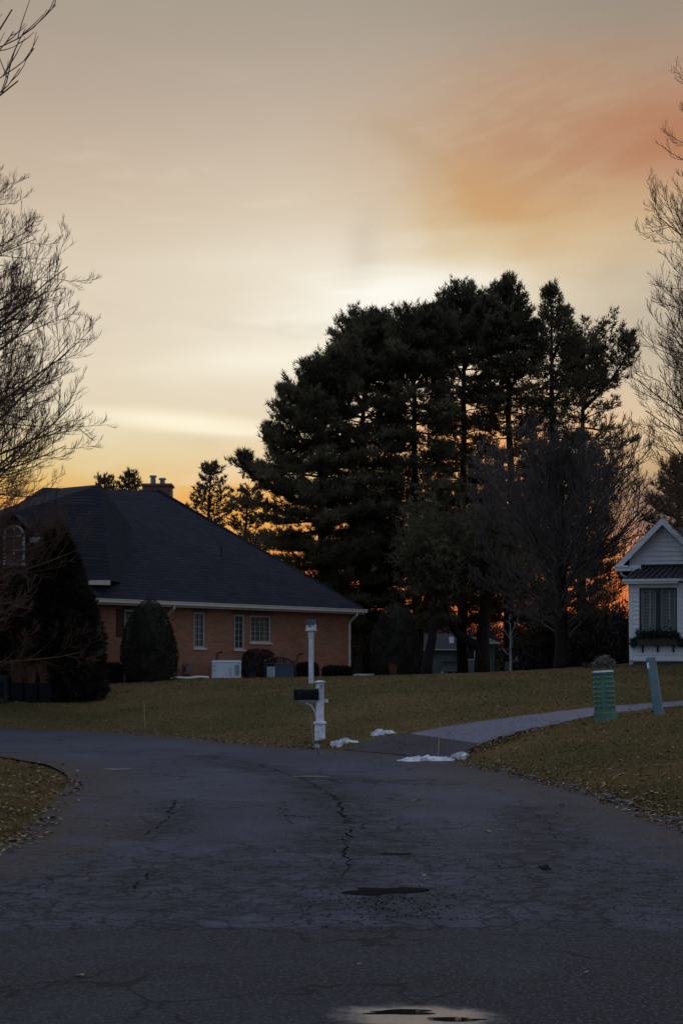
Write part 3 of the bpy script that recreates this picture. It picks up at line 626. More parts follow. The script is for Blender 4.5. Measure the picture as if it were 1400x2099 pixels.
# ------------------------------------------------------------------ pines
def pine(name, label, px, Y, top, base_py, prof, seed, trunk_r=0.32, density=1.0, base_z=None, needle=0.29, width=0.052, mat_='needles', gaps=(), group='tall pines behind the lawn', tuft=8, spacing=0.46, forks=()):
    """white pine: trunk with extra leaders, whorls of upturned boughs, tufts of needles on every twig.
    prof: (row, reach left, reach right) and forks: (top offset, top row, start row, reach), all in photo pixels"""
    rng = np.random.default_rng(seed); b = P(px, base_py, Y)
    if base_z is not None: b.z = base_z
    sc = Y/F; zr = lambda row: EYE-(row-HZ)*sc-b.z
    H = zr(top); t = thing(name, label, 'tree', b, 0, group)
    rows = np.array([p[0] for p in prof]); lf = np.array([p[1] for p in prof])*sc; rt = np.array([p[2] for p in prof])*sc
    TK, LB = MB(), MB(); pos, drs = [], []
    def stem(tp, tr, z_lo, reach, upz):
        TK.tube(tp, tr, 7); zz = tp[:, 2]; z = z_lo; top_ = zz[-1]
        while z < top_-0.10:
            row = HZ-(z+b.z-EYE)/sc; nb = int(rng.integers(5, 8)); a0 = rng.uniform(0, 6.283)
            p0 = np.array([np.interp(z, zz, tp[:, 0]), np.interp(z, zz, tp[:, 1]), z]); thin = 0.6*max([pr for g0, g1, pr in gaps if g0 < row < g1] or [0])
            for k in range(nb):
                a = a0+k*6.283/nb+rng.normal(0, 0.2)
                if rng.random() < thin: continue
                ca, sa = math.cos(a), math.sin(a); L_, R_ = reach(row)
                L = ((R_ if ca > 0 else L_)*ca*ca+0.5*(L_+R_)*sa*sa)*rng.uniform(0.70, 1.10); L = max(L, 0.18)
                topness = float(np.clip((z-(top_-upz))/upz, 0, 1)); e0 = rng.normal(0.02, 0.12)+topness*0.75; m = 7; pts = [p0]
                for i in range(m):
                    e2 = e0-0.20*math.sin(math.pi*i/m)*(1-topness)+0.50*(i/m)**2; pts.append(pts[-1]+np.array([ca*math.cos(e2), sa*math.cos(e2), math.sin(e2)])*L/m)
                pts = np.array(pts); LB.tube(pts, np.linspace(min(0.08, 0.016+0.012*L), 0.010, m+1), 3, False)
                nt = max(4, int(L/0.125*density))
                for j in range(nt):
                    q = (0.16+0.84*(j+rng.random())/nt)*m; i = min(int(q), m-1); p = pts[i]+(pts[i+1]-pts[i])*(q-i); dd = unit(pts[i+1]-pts[i])
                    if q/m < 0.35 and L > 2.2 and rng.random() < 0.30: continue
                    sg = 1 if j % 2 else -1; tl = min((0.28+0.30*L*(1.10-q/m))*rng.uniform(0.5, 1.15), 1.7)
                    td = unit(dd*0.75+sg*np.array([-sa, ca, 0])*rng.uniform(0.2, 1.0)+np.array([0, 0, rng.uniform(-0.10, 0.50)]))
                    nn = max(1, int(tl/0.26))
                    if tl > 0.6: LB.tube(np.array([p, p+td*tl]), [0.012, 0.006], 3, False)
                    for q2 in range(nn+1):
                        g = (q2+0.5)/(nn+1)*0.8+0.25; pos.append(p+td*tl*g+np.array([0, 0, 0.10*g])+rng.normal(0, 0.06, 3)); drs.append(td+np.array([0, 0, 0.15]))
                pos.append(pts[-1]); drs.append(dd)
            z += spacing*rng.uniform(0.75, 1.25)*(0.7 if top_-z < 2 else 1)
        for k in range(9): pos.append(tp[-1]-np.array([0, 0, k*0.13])); drs.append(np.array([0, 0, 1.2]))
    n = 16; zz = np.linspace(-0.4, H, n); wob = np.cumsum(rng.normal(0, 0.05, (n, 2)), 0); wob -= np.linspace(0, 1, n)[:, None]*wob[-1]
    main = np.c_[wob, zz]; stem(main, trunk_r*(1-np.clip(zz/H, 0, 1))**0.8+0.015, zr(prof[-1][0]), lambda r: (np.interp(r, rows, lf), np.interp(r, rows, rt)), 5.0)
    for (dxp, tr_, sr_, rp) in forks:
        z0, z1 = zr(sr_), zr(tr_); f = np.linspace(0, 1, 9); x0 = np.interp(z0, zz, main[:, 0]); y0 = np.interp(z0, zz, main[:, 1]); dy_ = rng.normal(0, 0.9)
        tp = np.c_[x0+(dxp*sc-x0)*np.sin(f*math.pi/2), y0+dy_*np.sin(f*math.pi/2), z0+(z1-z0)*f]
        stem(tp, 0.10*(1-f)+0.014, z0+(z1-z0)*0.30, lambda r, a=tr_, c=sr_: (sc*(5+rp*np.clip((r-a)/(0.45*(c-a)), 0, 1)**0.8),)*2, (z1-z0)*0.7)
    pos_ = np.repeat(np.array(pos), tuft, 0); drs_ = np.repeat(np.array(drs), tuft, 0)
    FO = MB(); needles(FO, pos_+rng.normal(0, 0.035, pos_.shape), drs_*0.6, needle, width, 0.50, 0.30, rng)
    TK.build('trunk', 'bark_pine', t, True); LB.build('limbs', 'bark_pine', t); FO.build('crown', mat_, t)
    return t
#PART2
# ================================================================== the brick house
HA = R(43.9); H0 = Vector((-8.5, 50.0, 0.0))
hd = Vector((math.cos(HA), math.sin(HA), 0)); hn = Vector((-math.sin(HA), math.cos(HA), 0))
house = thing('brick_house', 'long low red brick house with a big dark shingled hip roof beyond the lawn', 'house', H0, HA)
def HL(p):     # world -> house local
    d = Vector(p)-H0; return Vector((d.dot(hd), d.dot(hn), d.z))
def sx(px):    # photo column -> distance along the front wall
    k = (px-CX)/F; return (k*H0.y-H0.x)/(hd.x-k*hd.y)
def wz(px, py):
    Y = H0.y+sx(px)*hd.y; return EYE-(py-HZ)/F*Y
WL = sx(717)
def wall_open(mb, s0, s1, z0, z1, ops, y=0.0, depth=0.12):
    ss = sorted({s0, s1, *[o[0] for o in ops], *[o[1] for o in ops]}); zs = sorted({z0, z1, *[o[2] for o in ops], *[o[3] for o in ops]})
    for a, b in zip(ss, ss[1:]):
        for c, d in zip(zs, zs[1:]):
            mx, mz = (a+b)/2, (c+d)/2
            if any(o[0] < mx < o[1] and o[2] < mz < o[3] for o in ops): continue
            mb.quad((a, y, c), (b, y, c), (b, y, d), (a, y, d))
    for (a, b, c, d) in ops:
        Yd = y+depth
        mb.quad((a, y, c), (a, Yd, c), (a, Yd, d), (a, y, d)); mb.quad((b, Yd, c), (b, y, c), (b, y, d), (b, Yd, d))
        mb.quad((a, y, d), (a, Yd, d), (b, Yd, d), (b, y, d)); mb.quad((a, Yd, c), (a, y, c), (b, y, c), (b, Yd, c))
def window(parent, a, b, c, d, y, cols, rows, glassm='pane_dark', frame_m='window_frame', fw=0.065, mt=0.016, curtain=None, depth=0.10, sill=True):
    w_ = MB()
    yf, yb = y+0.03, y+depth
    w_.box((a, yf, c), (a+fw, yb, d)); w_.box((b-fw, yf, c), (b, yb, d)); w_.box((a+fw, yf, d-fw), (b-fw, yb, d)); w_.box((a+fw, yf, c), (b-fw, yb, c+fw))
    f = w_.build('window', frame_m, parent)
    g = MB()
    for i in range(1, cols): x = a+fw+(b-a-2*fw)*i/cols; g.box((x-mt/2, yf+0.02, c+fw), (x+mt/2, yb-0.02, d-fw))
    for j in range(1, rows): z = c+fw+(d-c-2*fw)*j/rows; g.box((a+fw, yf+0.022, z-mt/2), (b-fw, yb-0.022, z+mt/2))
    if g.n: g.build('glazing_bars', frame_m, f)
    p = MB(); p.quad((a+fw, yb-0.015, c+fw), (b-fw, yb-0.015, c+fw), (b-fw, yb-0.015, d-fw), (a+fw, yb-0.015, d-fw)); p.build('pane', glassm, f)
    if curtain:
        q = MB(); n = 22
        for i in range(n):
            x0 = a+fw+(b-a-2*fw)*i/n; x1 = a+fw+(b-a-2*fw)*(i+1)/n; o0 = 0.02*math.sin(i*1.9); o1 = 0.02*math.sin((i+1)*1.9)
            q.quad((x0, yb+0.05+o0, c+fw), (x1, yb+0.05+o1, c+fw), (x1, yb+0.05+o1, d-fw), (x0, yb+0.05+o0, d-fw))
        q.build('curtain', curtain, f)
    if sill:
        s = MB(); s.box((a-0.05, y-0.05, c-0.07), (b+0.05, y+0.02, c-0.002)); s.build('sill', 'trim_cream', f)
    return f
OPS = []
for (x0, x1, y0, y1) in ((256, 292, 1250, 1303), (398, 421, 1255, 1328), (481, 502, 1260, 1331), (513, 556, 1262, 1317)):
    xm = (x0+x1)/2; OPS.append((sx(x0), sx(x1), wz(xm, y1), wz(xm, y0)))
EAVE = 4.10
hw = MB(); wall_open(hw, -0.6, WL, 0.7, EAVE-0.02, OPS)
hw.quad((WL, 0, 0.7), (WL, 12, 0.7), (WL, 12, EAVE-0.02), (WL, 0, EAVE-0.02)); hw.quad((WL, 12, 0.7), (-0.6, 12, 0.7), (-0.6, 12, EAVE-0.02), (WL, 12, EAVE-0.02))
hw.build('wall', 'brick', house)
bk = MB(); bk.box((0.2, 0.6, 1.2), (WL-0.2, 0.62, EAVE-0.1)); bk.build('dark_backing', 'room_dark', house)  # dark sheet close behind the panes, coloured like an unlit room
for i, (o, cr) in enumerate(zip(OPS, ((2, 5), (2, 5), (2, 5), (4, 5)))):
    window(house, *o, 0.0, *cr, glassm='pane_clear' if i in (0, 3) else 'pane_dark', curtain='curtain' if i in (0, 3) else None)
# brick soldier lintels a little proud
for (a, b, c, d) in OPS:
    lt = MB(); lt.box((a-0.12, -0.012, d+0.003), (b+0.12, 0.004, d+0.19)); lt.build('lintel', 'brick_dark', house)
shm = MB(); a, b = sx(239), sx(254.5); c, d = OPS[0][2]-0.02, OPS[0][3]+0.02
shm.box((a, -0.05, c), (a+0.05, -0.003, d)); shm.box((b-0.05, -0.05, c), (b, -0.003, d))
for zc in (c, (c+d)/2-0.03, d-0.06): shm.box((a+0.05, -0.05, zc), (b-0.05, -0.003, zc+0.06))
for i in range(26):
    z = c+0.07+(d-c-0.14)*i/26; shm.box((a+0.05, -0.036, z), (b-0.05, -0.014, z+0.03))
shm.build('shutter', 'shutter_red', house)
# main hip roof
OV = 0.45; ridge_r = HL(P(327, 1008, 59.6)); ridge_l = HL(P(248, 1013, 60.2)); ev = EAVE+0.0
fr = Vector((WL+OV, -OV, ev)); fl = Vector((-3.2, -OV, ev)); br = Vector((WL+OV, 12+OV, ev)); bl = Vector((-3.2, 12+OV, ev)); lf_ = Vector((1.0, 5.2, 8.6))
rf = MB(); NS = 1
rf.poly([fl, fr, ridge_r, ridge_l, lf_]); rf.poly([fr, br, ridge_r]); rf.poly([br, bl, lf_, ridge_l, ridge_r]); rf.poly([bl, fl, lf_])
rf.poly([fl, bl, br, fr])
roof = rf.build('roof', 'shingle', house)
cap = MB(); cap.tube([ridge_l+Vector((0, 0, .03)), ridge_r+Vector((0, 0, .03))], 0.09, 5); cap.tube([ridge_r+Vector((0, 0, .02)), fr+Vector((-.1, .1, .05))], 0.07, 5); cap.build('ridge_cap', 'shingle', roof)
vp = MB(); p = P(455, 1128, 55.2); lp = HL(p); vp.tube([lp-Vector((0, 0, .25)), lp+Vector((0, 0, 0.12))], 0.05, 8); vp.tube([lp+Vector((0, 0, .12)), lp+Vector((0, 0, .17))], 0.075, 8); vp.build('vent_pipe', 'black_metal', roof)
gu = MB()
for i in range(1):
    gu.box((-3.2, -OV-0.13, ev-0.13), (WL+OV+0.02, -OV-0.004, ev-0.005)); gu.box((-3.2, -OV-0.15, ev-0.03), (WL+OV+0.03, -OV-0.134, ev+0.0))
gu.build('gutter', 'trim_cream', house)
fa = MB(); fa.box((-3.2, -OV, ev-0.20), (WL+OV, -OV+0.03, ev-0.135)); fa.box((-3.2, -OV+0.032, ev-0.16), (WL+OV-0.01, -0.003, ev-0.14)); fa.box((WL+0.003, -OV+0.04, ev-0.161), (WL+OV-0.01, 12, ev-0.141)); fa.build('fascia', 'trim_cream', house)
def downspout(x, zb):
    m_ = MB(); m_.tube([(x, -OV-0.07, ev-0.14), (x, -OV-0.06, ev-0.24), (x, -0.12, ev-0.50), (x, -0.075, ev-0.62), (x, -0.075, zb+0.12), (x, -0.20, zb+0.02)], 0.052, 6); m_.build('downspout', 'trim_cream', house)
downspout(WL-0.09, 1.35); downspout(sx(340), 1.3)
ch = MB(); cc = HL(P(324, 1000, 61.2)); ct = HL(P(324, 994, 61.2)).z
CM = Matrix.Translation((cc.x, cc.y, 0)) @ Matrix.Rotation(-HA, 4, 'Z')
ch.box((-0.60, -0.45, 7.4), (0.60, 0.45, ct-0.10), CM); ch.box((-0.66, -0.51, ct-0.098), (0.66, 0.51, ct), CM); cho = ch.build('chimney', 'brick_dark', house)
for (dx_, h_) in ((-0.20, 0.40), (0.20, 0.29)):
    c_ = MB(); q = CM @ Vector((dx_, 0, ct)); c_.lathe([(0.17, 0.0), (0.115, 0.05), (0.115, h_-0.13), (0.10, h_-0.12), (0.10, h_-0.08), (0.17, h_-0.07), (0.15, h_)], 14, q); c_.build('flue', 'steel', cho)
# the taller wing on the left
F1, F2 = HL(P(130, 1000, 54.0)), HL(P(207, 993, 53.0)); FR = HL(P(227, 1190, 49.9)); wzv = FR.z
FL = HL((-18.4, 48.9, wzv)); BR = HL((-6.6, 58.5, wzv)); BL = HL((-18.6, 59.5, wzv))
wg = MB(); wg.poly([FL, FR, F2, F1]); wg.poly([FR, BR, F2]); wg.poly([BR, BL, F1, F2]); wg.poly([BL, FL, F1]); wg.poly([FL, BL, BR, FR]); wro = wg.build('wing_roof', 'shingle', house)
wf = MB()
ins = [HL((-17.9, 49.4, 0)), HL((-8.6, 50.3, 0)), HL((-7.4, 58, 0)), HL((-18.0, 59, 0))]
wf.prism([(p.x, p.y) for p in ins], 0.6, wzv-0.02); wf.build('wing_wall', 'brick', house)
wg = MB(); e = (FR-FL).normalized(); nrm = Vector((e.y, -e.x, 0)).normalized(); 
pa, pb = FL, FR
wg.add([pa+nrm*.12, pb+nrm*.12, pb+nrm*.004, pa+nrm*.004, pa+nrm*.12-Vector((0, 0, .16)), pb+nrm*.12-Vector((0, 0, .16)), pb+nrm*.004-Vector((0, 0, .16)), pa+nrm*.004-Vector((0, 0, .16))], [(0, 1, 2, 3), (7, 6, 5, 4), (0, 4, 5, 1), (1, 5, 6, 2), (2, 6, 7, 3), (3, 7, 4, 0)])
wg.build('wing_gutter', 'trim_cream', house)
# dormer with the arched window
dm = MB(); DY = 49.5
def D(px, py, y): return HL(P(px, py, y))
pts = [(-28, 1198), (78, 1198), (78, 1110), (25, 1058), (-28, 1110)]
fr_ = [D(a, b, DY) for a, b in pts]; bk_ = [HL(P(a, b, DY)+Vector((0, 3.6, 0))) for a, b in pts]
dm.poly(fr_); 
for i in (1, 4): dm.quad(fr_[i], bk_[i], bk_[(i+1) % 5], fr_[(i+1) % 5])
dor = dm.build('dormer', 'far_roof', house)
dr = MB()
for (a, b) in (((86, 1114), (25, 1053)), ((25, 1053), (-36, 1114))):
    A, B = P(*a, DY-0.2), P(*b, DY-0.2); up = Vector((0, 0, 0.07)); bkv = Vector((0, 3.8, 0))
    V = [HL(q) for q in (A, B, B+bkv, A+bkv, A+up, B+up, B+up+bkv, A+up+bkv)]
    dr.add(V, [(0, 3, 2, 1), (4, 5, 6, 7), (0, 1, 5, 4), (1, 2, 6, 5), (2, 3, 7, 6), (3, 0, 4, 7)])
dr.build('dormer_roof', 'shingle', dor)
for (xa, xb) in ((62, 92), (-42, -12)):
    eb = MB(); q = P(xa, 1112, DY-0.24); q2 = P(xb, 1102, DY-0.12); eb.add([HL((x, y, z)) for x in (q.x, q2.x) for y in (q.y, q2.y) for z in (q.z, q2.z)], [(0, 1, 3, 2), (4, 6, 7, 5), (0, 4, 5, 1), (2, 3, 7, 6), (0, 2, 6, 4), (1, 5, 7, 3)]); eb.build('dormer_trim', 'trim_white', dor)
aw = MB(); ap = MB(); n = 20
cxp, rx_, ytop, ybot = 30, 22, 1097, 1160
outer, inner = [], []
for i in range(n+1):
    a = math.pi*i/n; outer.append((cxp+rx_*math.cos(a), ytop-rx_*math.sin(a))); inner.append((cxp+(rx_-5)*math.cos(a), ytop-(rx_-5)*math.sin(a)))
outer = [(cxp+rx_, ybot)]+outer+[(cxp-rx_, ybot)]; inner = [(cxp+rx_-5, ybot-5)]+inner+[(cxp-rx_+5, ybot-5)]
for (q, yy) in ((0, DY-0.07),):
    m = len(outer)
    V = [D(*p, DY-0.07) for p in outer]+[D(*p, DY-0.07) for p in inner]+[D(*p, DY+0.01) for p in outer]+[D(*p, DY+0.01) for p in inner]
    Fc = []
    for i in range(m):
        j = (i+1) % m; Fc += [(i, j, m+j, m+i), (i, 2*m+i, 2*m+j, j), (m+i, m+j, 3*m+j, 3*m+i)]
    aw.add(V, Fc)
awo = aw.build('arched_window', 'trim_white', dor)
ap.poly([D(*p, DY-0.03) for p in inner]); ap.build('pane', 'pane_sky', awo)
gb = MB()
gb.tube([D(30, 1075, DY-0.05), D(30, 1156, DY-0.05)], 0.02, 4); gb.tube([D(10, 1099, DY-0.05), D(50, 1099, DY-0.05)], 0.02, 4); gb.tube([D(10, 1128, DY-0.05), D(50, 1128, DY-0.05)], 0.016, 4); gb.build('glazing_bars', 'trim_white', awo)
vr = MB(); q = D(175, 1100, 51.8); vr.box((q.x-0.55, q.y-0.3, q.z-0.09), (q.x+0.55, q.y+0.3, q.z+0.03)); vr.build('roof_vent', 'black_metal', wro)

# ------------------------------------------------------------------ things by the brick wall
def on_wall(px, off):   # point in front of the wall by off metres
    s = sx(px); p = H0+hd*s-hn*off; p.z = gz(p.x, p.y); return p
g0 = on_wall(428, 1.0)
gen = thing('generator', 'white standby generator cabinet with side louvres by the brick wall', 'generator', g0, R(12))
yb = MB(); Wd = 1.07; Hh = 0.62; Dp = 0.62
yb.box((-Wd/2, -Dp/2, 0.07), (Wd/2, Dp/2, Hh)); yb.build('body', 'generator_white', gen)
yb = MB(); ring = [(-Wd/2-.02, -Dp/2-.02), (Wd/2+.02, -Dp/2-.02), (Wd/2+.02, Dp/2+.02), (-Wd/2-.02, Dp/2+.02)]
yb.prism(ring, Hh+.002, Hh+.07, 0.95); yb.build('lid', 'generator_white', gen)
yb = MB(); yb.prism([(x*1.02, y*1.02) for x, y in ring], -0.1, 0.068); yb.build('base', 'generator_white', gen)
yb = MB()
for i in range(9): yb.box((0.30, -Dp/2-0.012, 0.14+i*0.045), (0.48, -Dp/2-0.002, 0.155+i*0.045))
yb.build('louvre_grille', 'dark_plastic', gen)
for q_ in ((-0.48, 0.46, -0.43, 0.5), (0.44, 0.57, 0.48, 0.6), (-0.48, 0.3, -0.42, 0.33)): yb = MB(); yb.box((q_[0], -Dp/2-.012, q_[1]), (q_[2], -Dp/2-.002, q_[3])); yb.build('latch', 'black_metal', gen)
p = on_wall(373, 0.35); gmr = thing('gas_meter', 'grey metal gas meter with pipes low on the brick wall left of the generator', 'meter', p, HA)
m_ = MB(); m_.tube([(0.12, -0.08, 0.42), (0.12, 0.1, 0.42)], 0.13, 14); m_.build('dial_case', 'steel', gmr)
m_ = MB(); m_.box((-0.14, -0.1, 0.25), (0.02, 0.1, 0.48)); m_.build('regulator', 'steel', gmr)
m_ = MB(); m_.tube([(-0.2, 0, -0.1), (-0.2, 0, 0.56), (-0.05, 0, 0.56), (-0.05, 0, 0.47)], 0.025, 6); m_.tube([(0.12, 0, 0.3), (0.12, 0, 0.14), (0.12, 0.33, 0.14)], 0.025, 6); m_.build('pipe', 'black_metal', gmr)
def ground_pipe(name, label, pts, r):
    t = MB(); P3 = [Vector((x, y, gz(x, y)+r+0.02)) for x, y in resample([(P(a, b, y).x, y) for a, b, y in pts], 14)]
    t.tube(P3, r, 8); o = t.build(name, 'trim_cream', None, True, P3[0]); return tag(o, label, 'drain pipe')
ground_pipe('drain_pipe', 'pale drain pipe lying on the lawn in front of the generator', [(330, 1386, 48.6), (380, 1390, 48.9), (428, 1394, 49.2)], 0.045)
ground_pipe('drain_pipe', 'pale drain pipe running right along the lawn from the house corner', [(722, 1384, 57.9), (745, 1388, 57.6), (830, 1390, 57.8)], 0.05)
# wall spigots
for k, (px, py, lab) in enumerate(((444, 1338, 'dark outdoor tap and pipe on the brick wall above the generator'), (608, 1342, 'dark outdoor tap and upright pipe on the brick wall right of the bench'))):
    s = sx(px); z = wz(px, py); o = H0+hd*s; t = thing('outdoor_tap', lab, 'tap', (o.x, o.y, z), HA)
    m_ = MB(); m_.tube([(0, -0.05, -0.75), (0, -0.05, 0.0), (0.14, -0.10, 0.02)], 0.02, 6); m_.build('pipe', 'black_metal', t)
    m_ = MB(); m_.tube([(0.14, -0.16, 0.02), (0.14, -0.03, 0.02)], 0.035, 8); m_.tube([(0.20, -0.1, 0.05), (0.08, -0.1, 0.05)], 0.015, 6); m_.build('handle', 'shutter_red', t)

# bench with an arched back, and the plant stand beside it
bp = P(574, 1396, 50.2); bp.z = gz(bp.x, bp.y)
bench = thing('garden_bench', 'black metal garden bench with an arched back on the lawn before the brick wall', 'bench', bp, R(8))
m_ = MB(); m_.box((-0.56, -0.20, 0.40), (0.56, 0.20, 0.43))
m_.build('seat', 'black_metal', bench)
m_ = MB(); n = 24
arch = [(-0.56+1.12*i/n, 0.50+0.26*math.sin(math.pi*i/n)**0.8) for i in range(n+1)]
m_.tube([(x, 0.23, z) for x, z in arch], 0.022, 6); m_.tube([(-0.56, 0.22, 0.5), (0.56, 0.22, 0.5)], 0.018, 6)
for i in range(1, n):
    x, z = arch[i]; m_.tube([(x, 0.225, 0.5), (x+0.04*math.sin(i), 0.228, (z+0.5)/2), (x, 0.23, z)], 0.013, 4)
for zz_ in (0.58, 0.66): 
    xs_ = [x for x, z in arch if z > zz_]; m_.tube([(min(xs_), 0.226, zz_), (max(xs_), 0.226, zz_)], 0.012, 4)
m_.build('backrest', 'black_metal', bench)
for sx_ in (-0.52, 0.52):
    m_ = MB(); m_.tube([(sx_, -0.17, 0.41), (sx_*1.03, -0.2, 0.2), (sx_*1.10, -0.26, -0.05)], 0.022, 6); m_.build('leg', 'black_metal', bench)
    m_ = MB(); m_.tube([(sx_, 0.2, 0.5), (sx_, 0.19, 0.2), (sx_*1.06, 0.28, -0.05)], 0.022, 6); m_.build('leg', 'black_metal', bench)
    m_ = MB(); m_.tube([(sx_*1.02, 0.22, 0.62), (sx_*1.04, 0.0, 0.64), (sx_*1.04, -0.18, 0.60), (sx_, -0.18, 0.42)], 0.02, 6); m_.build('armrest', 'black_metal', bench)
sp = P(573, 1390, 51.6); sp.z = gz(sp.x, sp.y)
st_ = thing('storage_tub', 'low blue and pale plastic tub on the grass behind the garden bench', 'tub', sp, R(5))
m_ = MB(); m_.prism([(-0.15, -0.2), (0.48, -0.2), (0.48, 0.2), (-0.15, 0.2)], -0.02, 0.50, 1.06); m_.build('tub_body', 'blue_plastic', st_)
m_ = MB(); m_.prism([(-0.45, -0.2), (-0.17, -0.2), (-0.17, 0.2), (-0.45, 0.2)], -0.02, 0.42, 1.0); m_.build('pale_bin', 'cap_pale', st_)
# ------------------------------------------------------------------ shrubs
def at(px, py, Y): p = P(px, py, Y); p.z = gz(p.x, p.y)-0.03; return p
def egg(w, h): return [(w*0.86, 0.0), (w*0.97, h*0.14), (w, h*0.28), (w*0.97, h*0.45), (w*0.86, h*0.62), (w*0.66, h*0.78), (w*0.40, h*0.91), (w*0.16, h*0.98), (0.0, h)]
b = at(307, 1392, 48.6); shrub('clipped_yew', 'dark clipped egg shaped yew against the brick wall', 'shrub', b, egg(56/F*48.6, 170/F*48.6), 1, 'yew', 9000, 0.08, group='clipped yews')
b = at(812, 1390, 57.5); shrub('clipped_yew', 'dark clipped egg shaped yew on the lawn right of the brick house corner', 'shrub', b, [(r*1.02 if z < 2 else r*1.08, z) for r, z in egg(50/F*57.5, 154/F*57.5)], 2, 'yew', 9000, 0.09, group='clipped yews')
sH = 350/F*43.5; sW = 92/F*43.5
b = at(120, 1428, 43.5); shrub('broad_evergreen', 'tall broad dark evergreen with a ragged outline in front of the left house wing', 'shrub', b,
    [(sW*0.97, 0.0), (sW*1.02, sH*0.06), (sW*0.98, sH*0.22), (sW*0.86, sH*0.40), (sW*0.72, sH*0.55), (sW*0.54, sH*0.70), (sW*0.36, sH*0.82), (sW*0.20, sH*0.92), (sW*0.06, sH*0.98), (0, sH)], 3, 'spruce', 26000, 0.26, 0.9, None, 0.17, 0.05, 0.74)
b = at(14, 1424, 45); shrub('broad_evergreen', 'dark evergreen at the left edge beneath the arched dormer window', 'shrub', b,
    [(1.5, 0), (1.6, 0.6), (1.45, 1.8), (1.0, 2.9), (0.5, 3.7), (0, 4.2)], 33, 'spruce', 9000, 0.18, 0.95, None, 0.10, 0.2, 0.80)
def hedge(px0, px1, py0, py1, Y, seed, material, label, cat='shrub', n=2600, leaf=0.08, name='foundation_shrub'):
    c_ = at((px0+px1)/2, py1, Y); r = (px1-px0)/2/F*Y; h = (py1-py0)/F*Y+0.03
    return shrub(name, label, cat, c_, [(r*0.9, 0), (r, h*0.2), (r, h*0.62), (r*0.9, h*0.84), (r*0.6, h*0.96), (0, h)], seed, material, n, leaf, 0.8, None, 0.07)
hedge(212, 252, 1348, 1390, 48.3, 41, 'hedge_dark', 'small rounded dark shrub between the broad evergreen and the egg shaped yew')
hedge(498, 562, 1325, 1385, 53.4, 42, 'hedge_red', 'reddish brown clipped shrub under the wide house window behind the bench')
hedge(458, 482, 1357, 1387, 52.6, 43, 'hedge_dark', 'small dark shrub just right of the generator')
hedge(606, 652, 1358, 1388, 55.0, 44, 'hedge_red', 'low reddish shrub against the brick wall behind the birdhouse post')
hedge(660, 720, 1366, 1390, 56.0, 45, 'hedge_dark', 'low dark shrub at the right corner of the brick house')
def spindly(name, label, base, h, w, seed, material, n=160, leaf=None, r=0.006, cat='plant', fan=0.8):
    rng = np.random.default_rng(seed); t = thing(name, label, cat, base); m_ = MB(); pp = []; dd = []
    for i in range(n):
        a = rng.uniform(0, 6.28); s = rng.uniform(0.05, 1)*fan; L = h*rng.uniform(0.55, 1.05); o = np.array([rng.normal(0, w*0.18), rng.normal(0, w*0.18), -0.02])
        e = o+np.array([math.cos(a)*s*w, math.sin(a)*s*w, L]); mid = (o+e)/2+np.array([0, 0, 0.12*L]); m_.tube([o, mid, e], [r, r, r*0.4], 3, False)
        for k in range(6): pp.append(o+(e-o)*rng.uniform(0.5, 1)); dd.append(unit(e-o))
    m_.build('stems', material, t)
    if leaf:
        q = MB(); needles(q, np.array(pp), np.array(dd), leaf[1], leaf[1]*0.5, 0.6, 0.1, rng); q.build('foliage', leaf[0], t)
    return t
spindly('potted_plant', 'spindly dark leafy plant on thin legs at the left end of the bench', at(518, 1399, 49.6), 0.78, 0.33, 51, 'black_metal', 60, ('yew', 0.10))
spindly('ornamental_grass', 'tuft of dry brown stalks at the foot of the right clipped yew', at(806, 1390, 56.3), 0.62, 0.30, 52, 'straw', 60, None, 0.007)
shrub('dry_shrub', 'pale twiggy rounded shrub on the lawn crest left of the white house', 'shrub', at(1238, 1368, 52.5), [(0.30, 0), (0.42, .12), (0.36, .26), (0.2, .42), (0, .48)], 53, 'straw_pale', 500, 0.13, 0.9, None, 0.3, 0.7, 0.35)
spindly('ornamental_grass', 'low tuft of pale dry grass on the crest beside the grey tree trunk', at(1203, 1369, 53.0), 0.25, 0.35, 54, 'straw', 120, None, 0.006)
# planters, cabinet and post at the left edge
for i, (px, lab) in enumerate(((38, 'dark square planter of dry reddish grass touching the green utility cabinet'), (66, 'dark square planter of dry reddish grass in the middle of its row of three'), (94, 'dark square planter of dry reddish grass beside the broad evergreen'))):
    b = at(px, 1427, 42.3); t = thing('planter', lab, 'planter', b, R(4*i), 'planters of dry grass')
    m_ = MB(); k = 13/F*42.3; m_.prism([(-k*.86, -k*.86), (k*.86, -k*.86), (k*.86, k*.86), (-k*.86, k*.86)], -0.03, 0.52, 1.12); m_.prism([(-k*1.02, -k*1.02), (k*1.02, -k*1.02), (k*1.02, k*1.02), (-k*1.02, k*1.02)], 0.522, 0.57); m_.build('pot', 'dark_plastic', t)
    rng = np.random.default_rng(60+i); q = MB()
    for j in range(150):
        a = rng.uniform(0, 6.28); s = rng.uniform(0, 0.30); L = rng.uniform(0.35, 0.80); o = np.array([rng.normal(0, .07), rng.normal(0, .07), 0.5]); e = o+np.array([math.cos(a)*s, math.sin(a)*s, L])
        q.tube([o, (o+e)/2+np.array([0, 0, .05]), e], [.009, .008, .003], 3, False)
    q.build('grass', 'straw', t)
b = at(4, 1429, 42.2); t = thing('utility_cabinet', 'low green utility cabinet at the left edge beside the planters', 'cabinet', b, R(-5))
m_ = MB(); m_.box((-0.36, -0.25, -0.05), (0.22, 0.25, 0.70)); m_.build('body', 'pale_green_box', t)
m_ = MB(); m_.prism([(-0.39, -0.28), (0.25, -0.28), (0.25, 0.28), (-0.39, 0.28)], 0.702, 0.80, 0.94); m_.build('lid', 'pale_green_box', t)
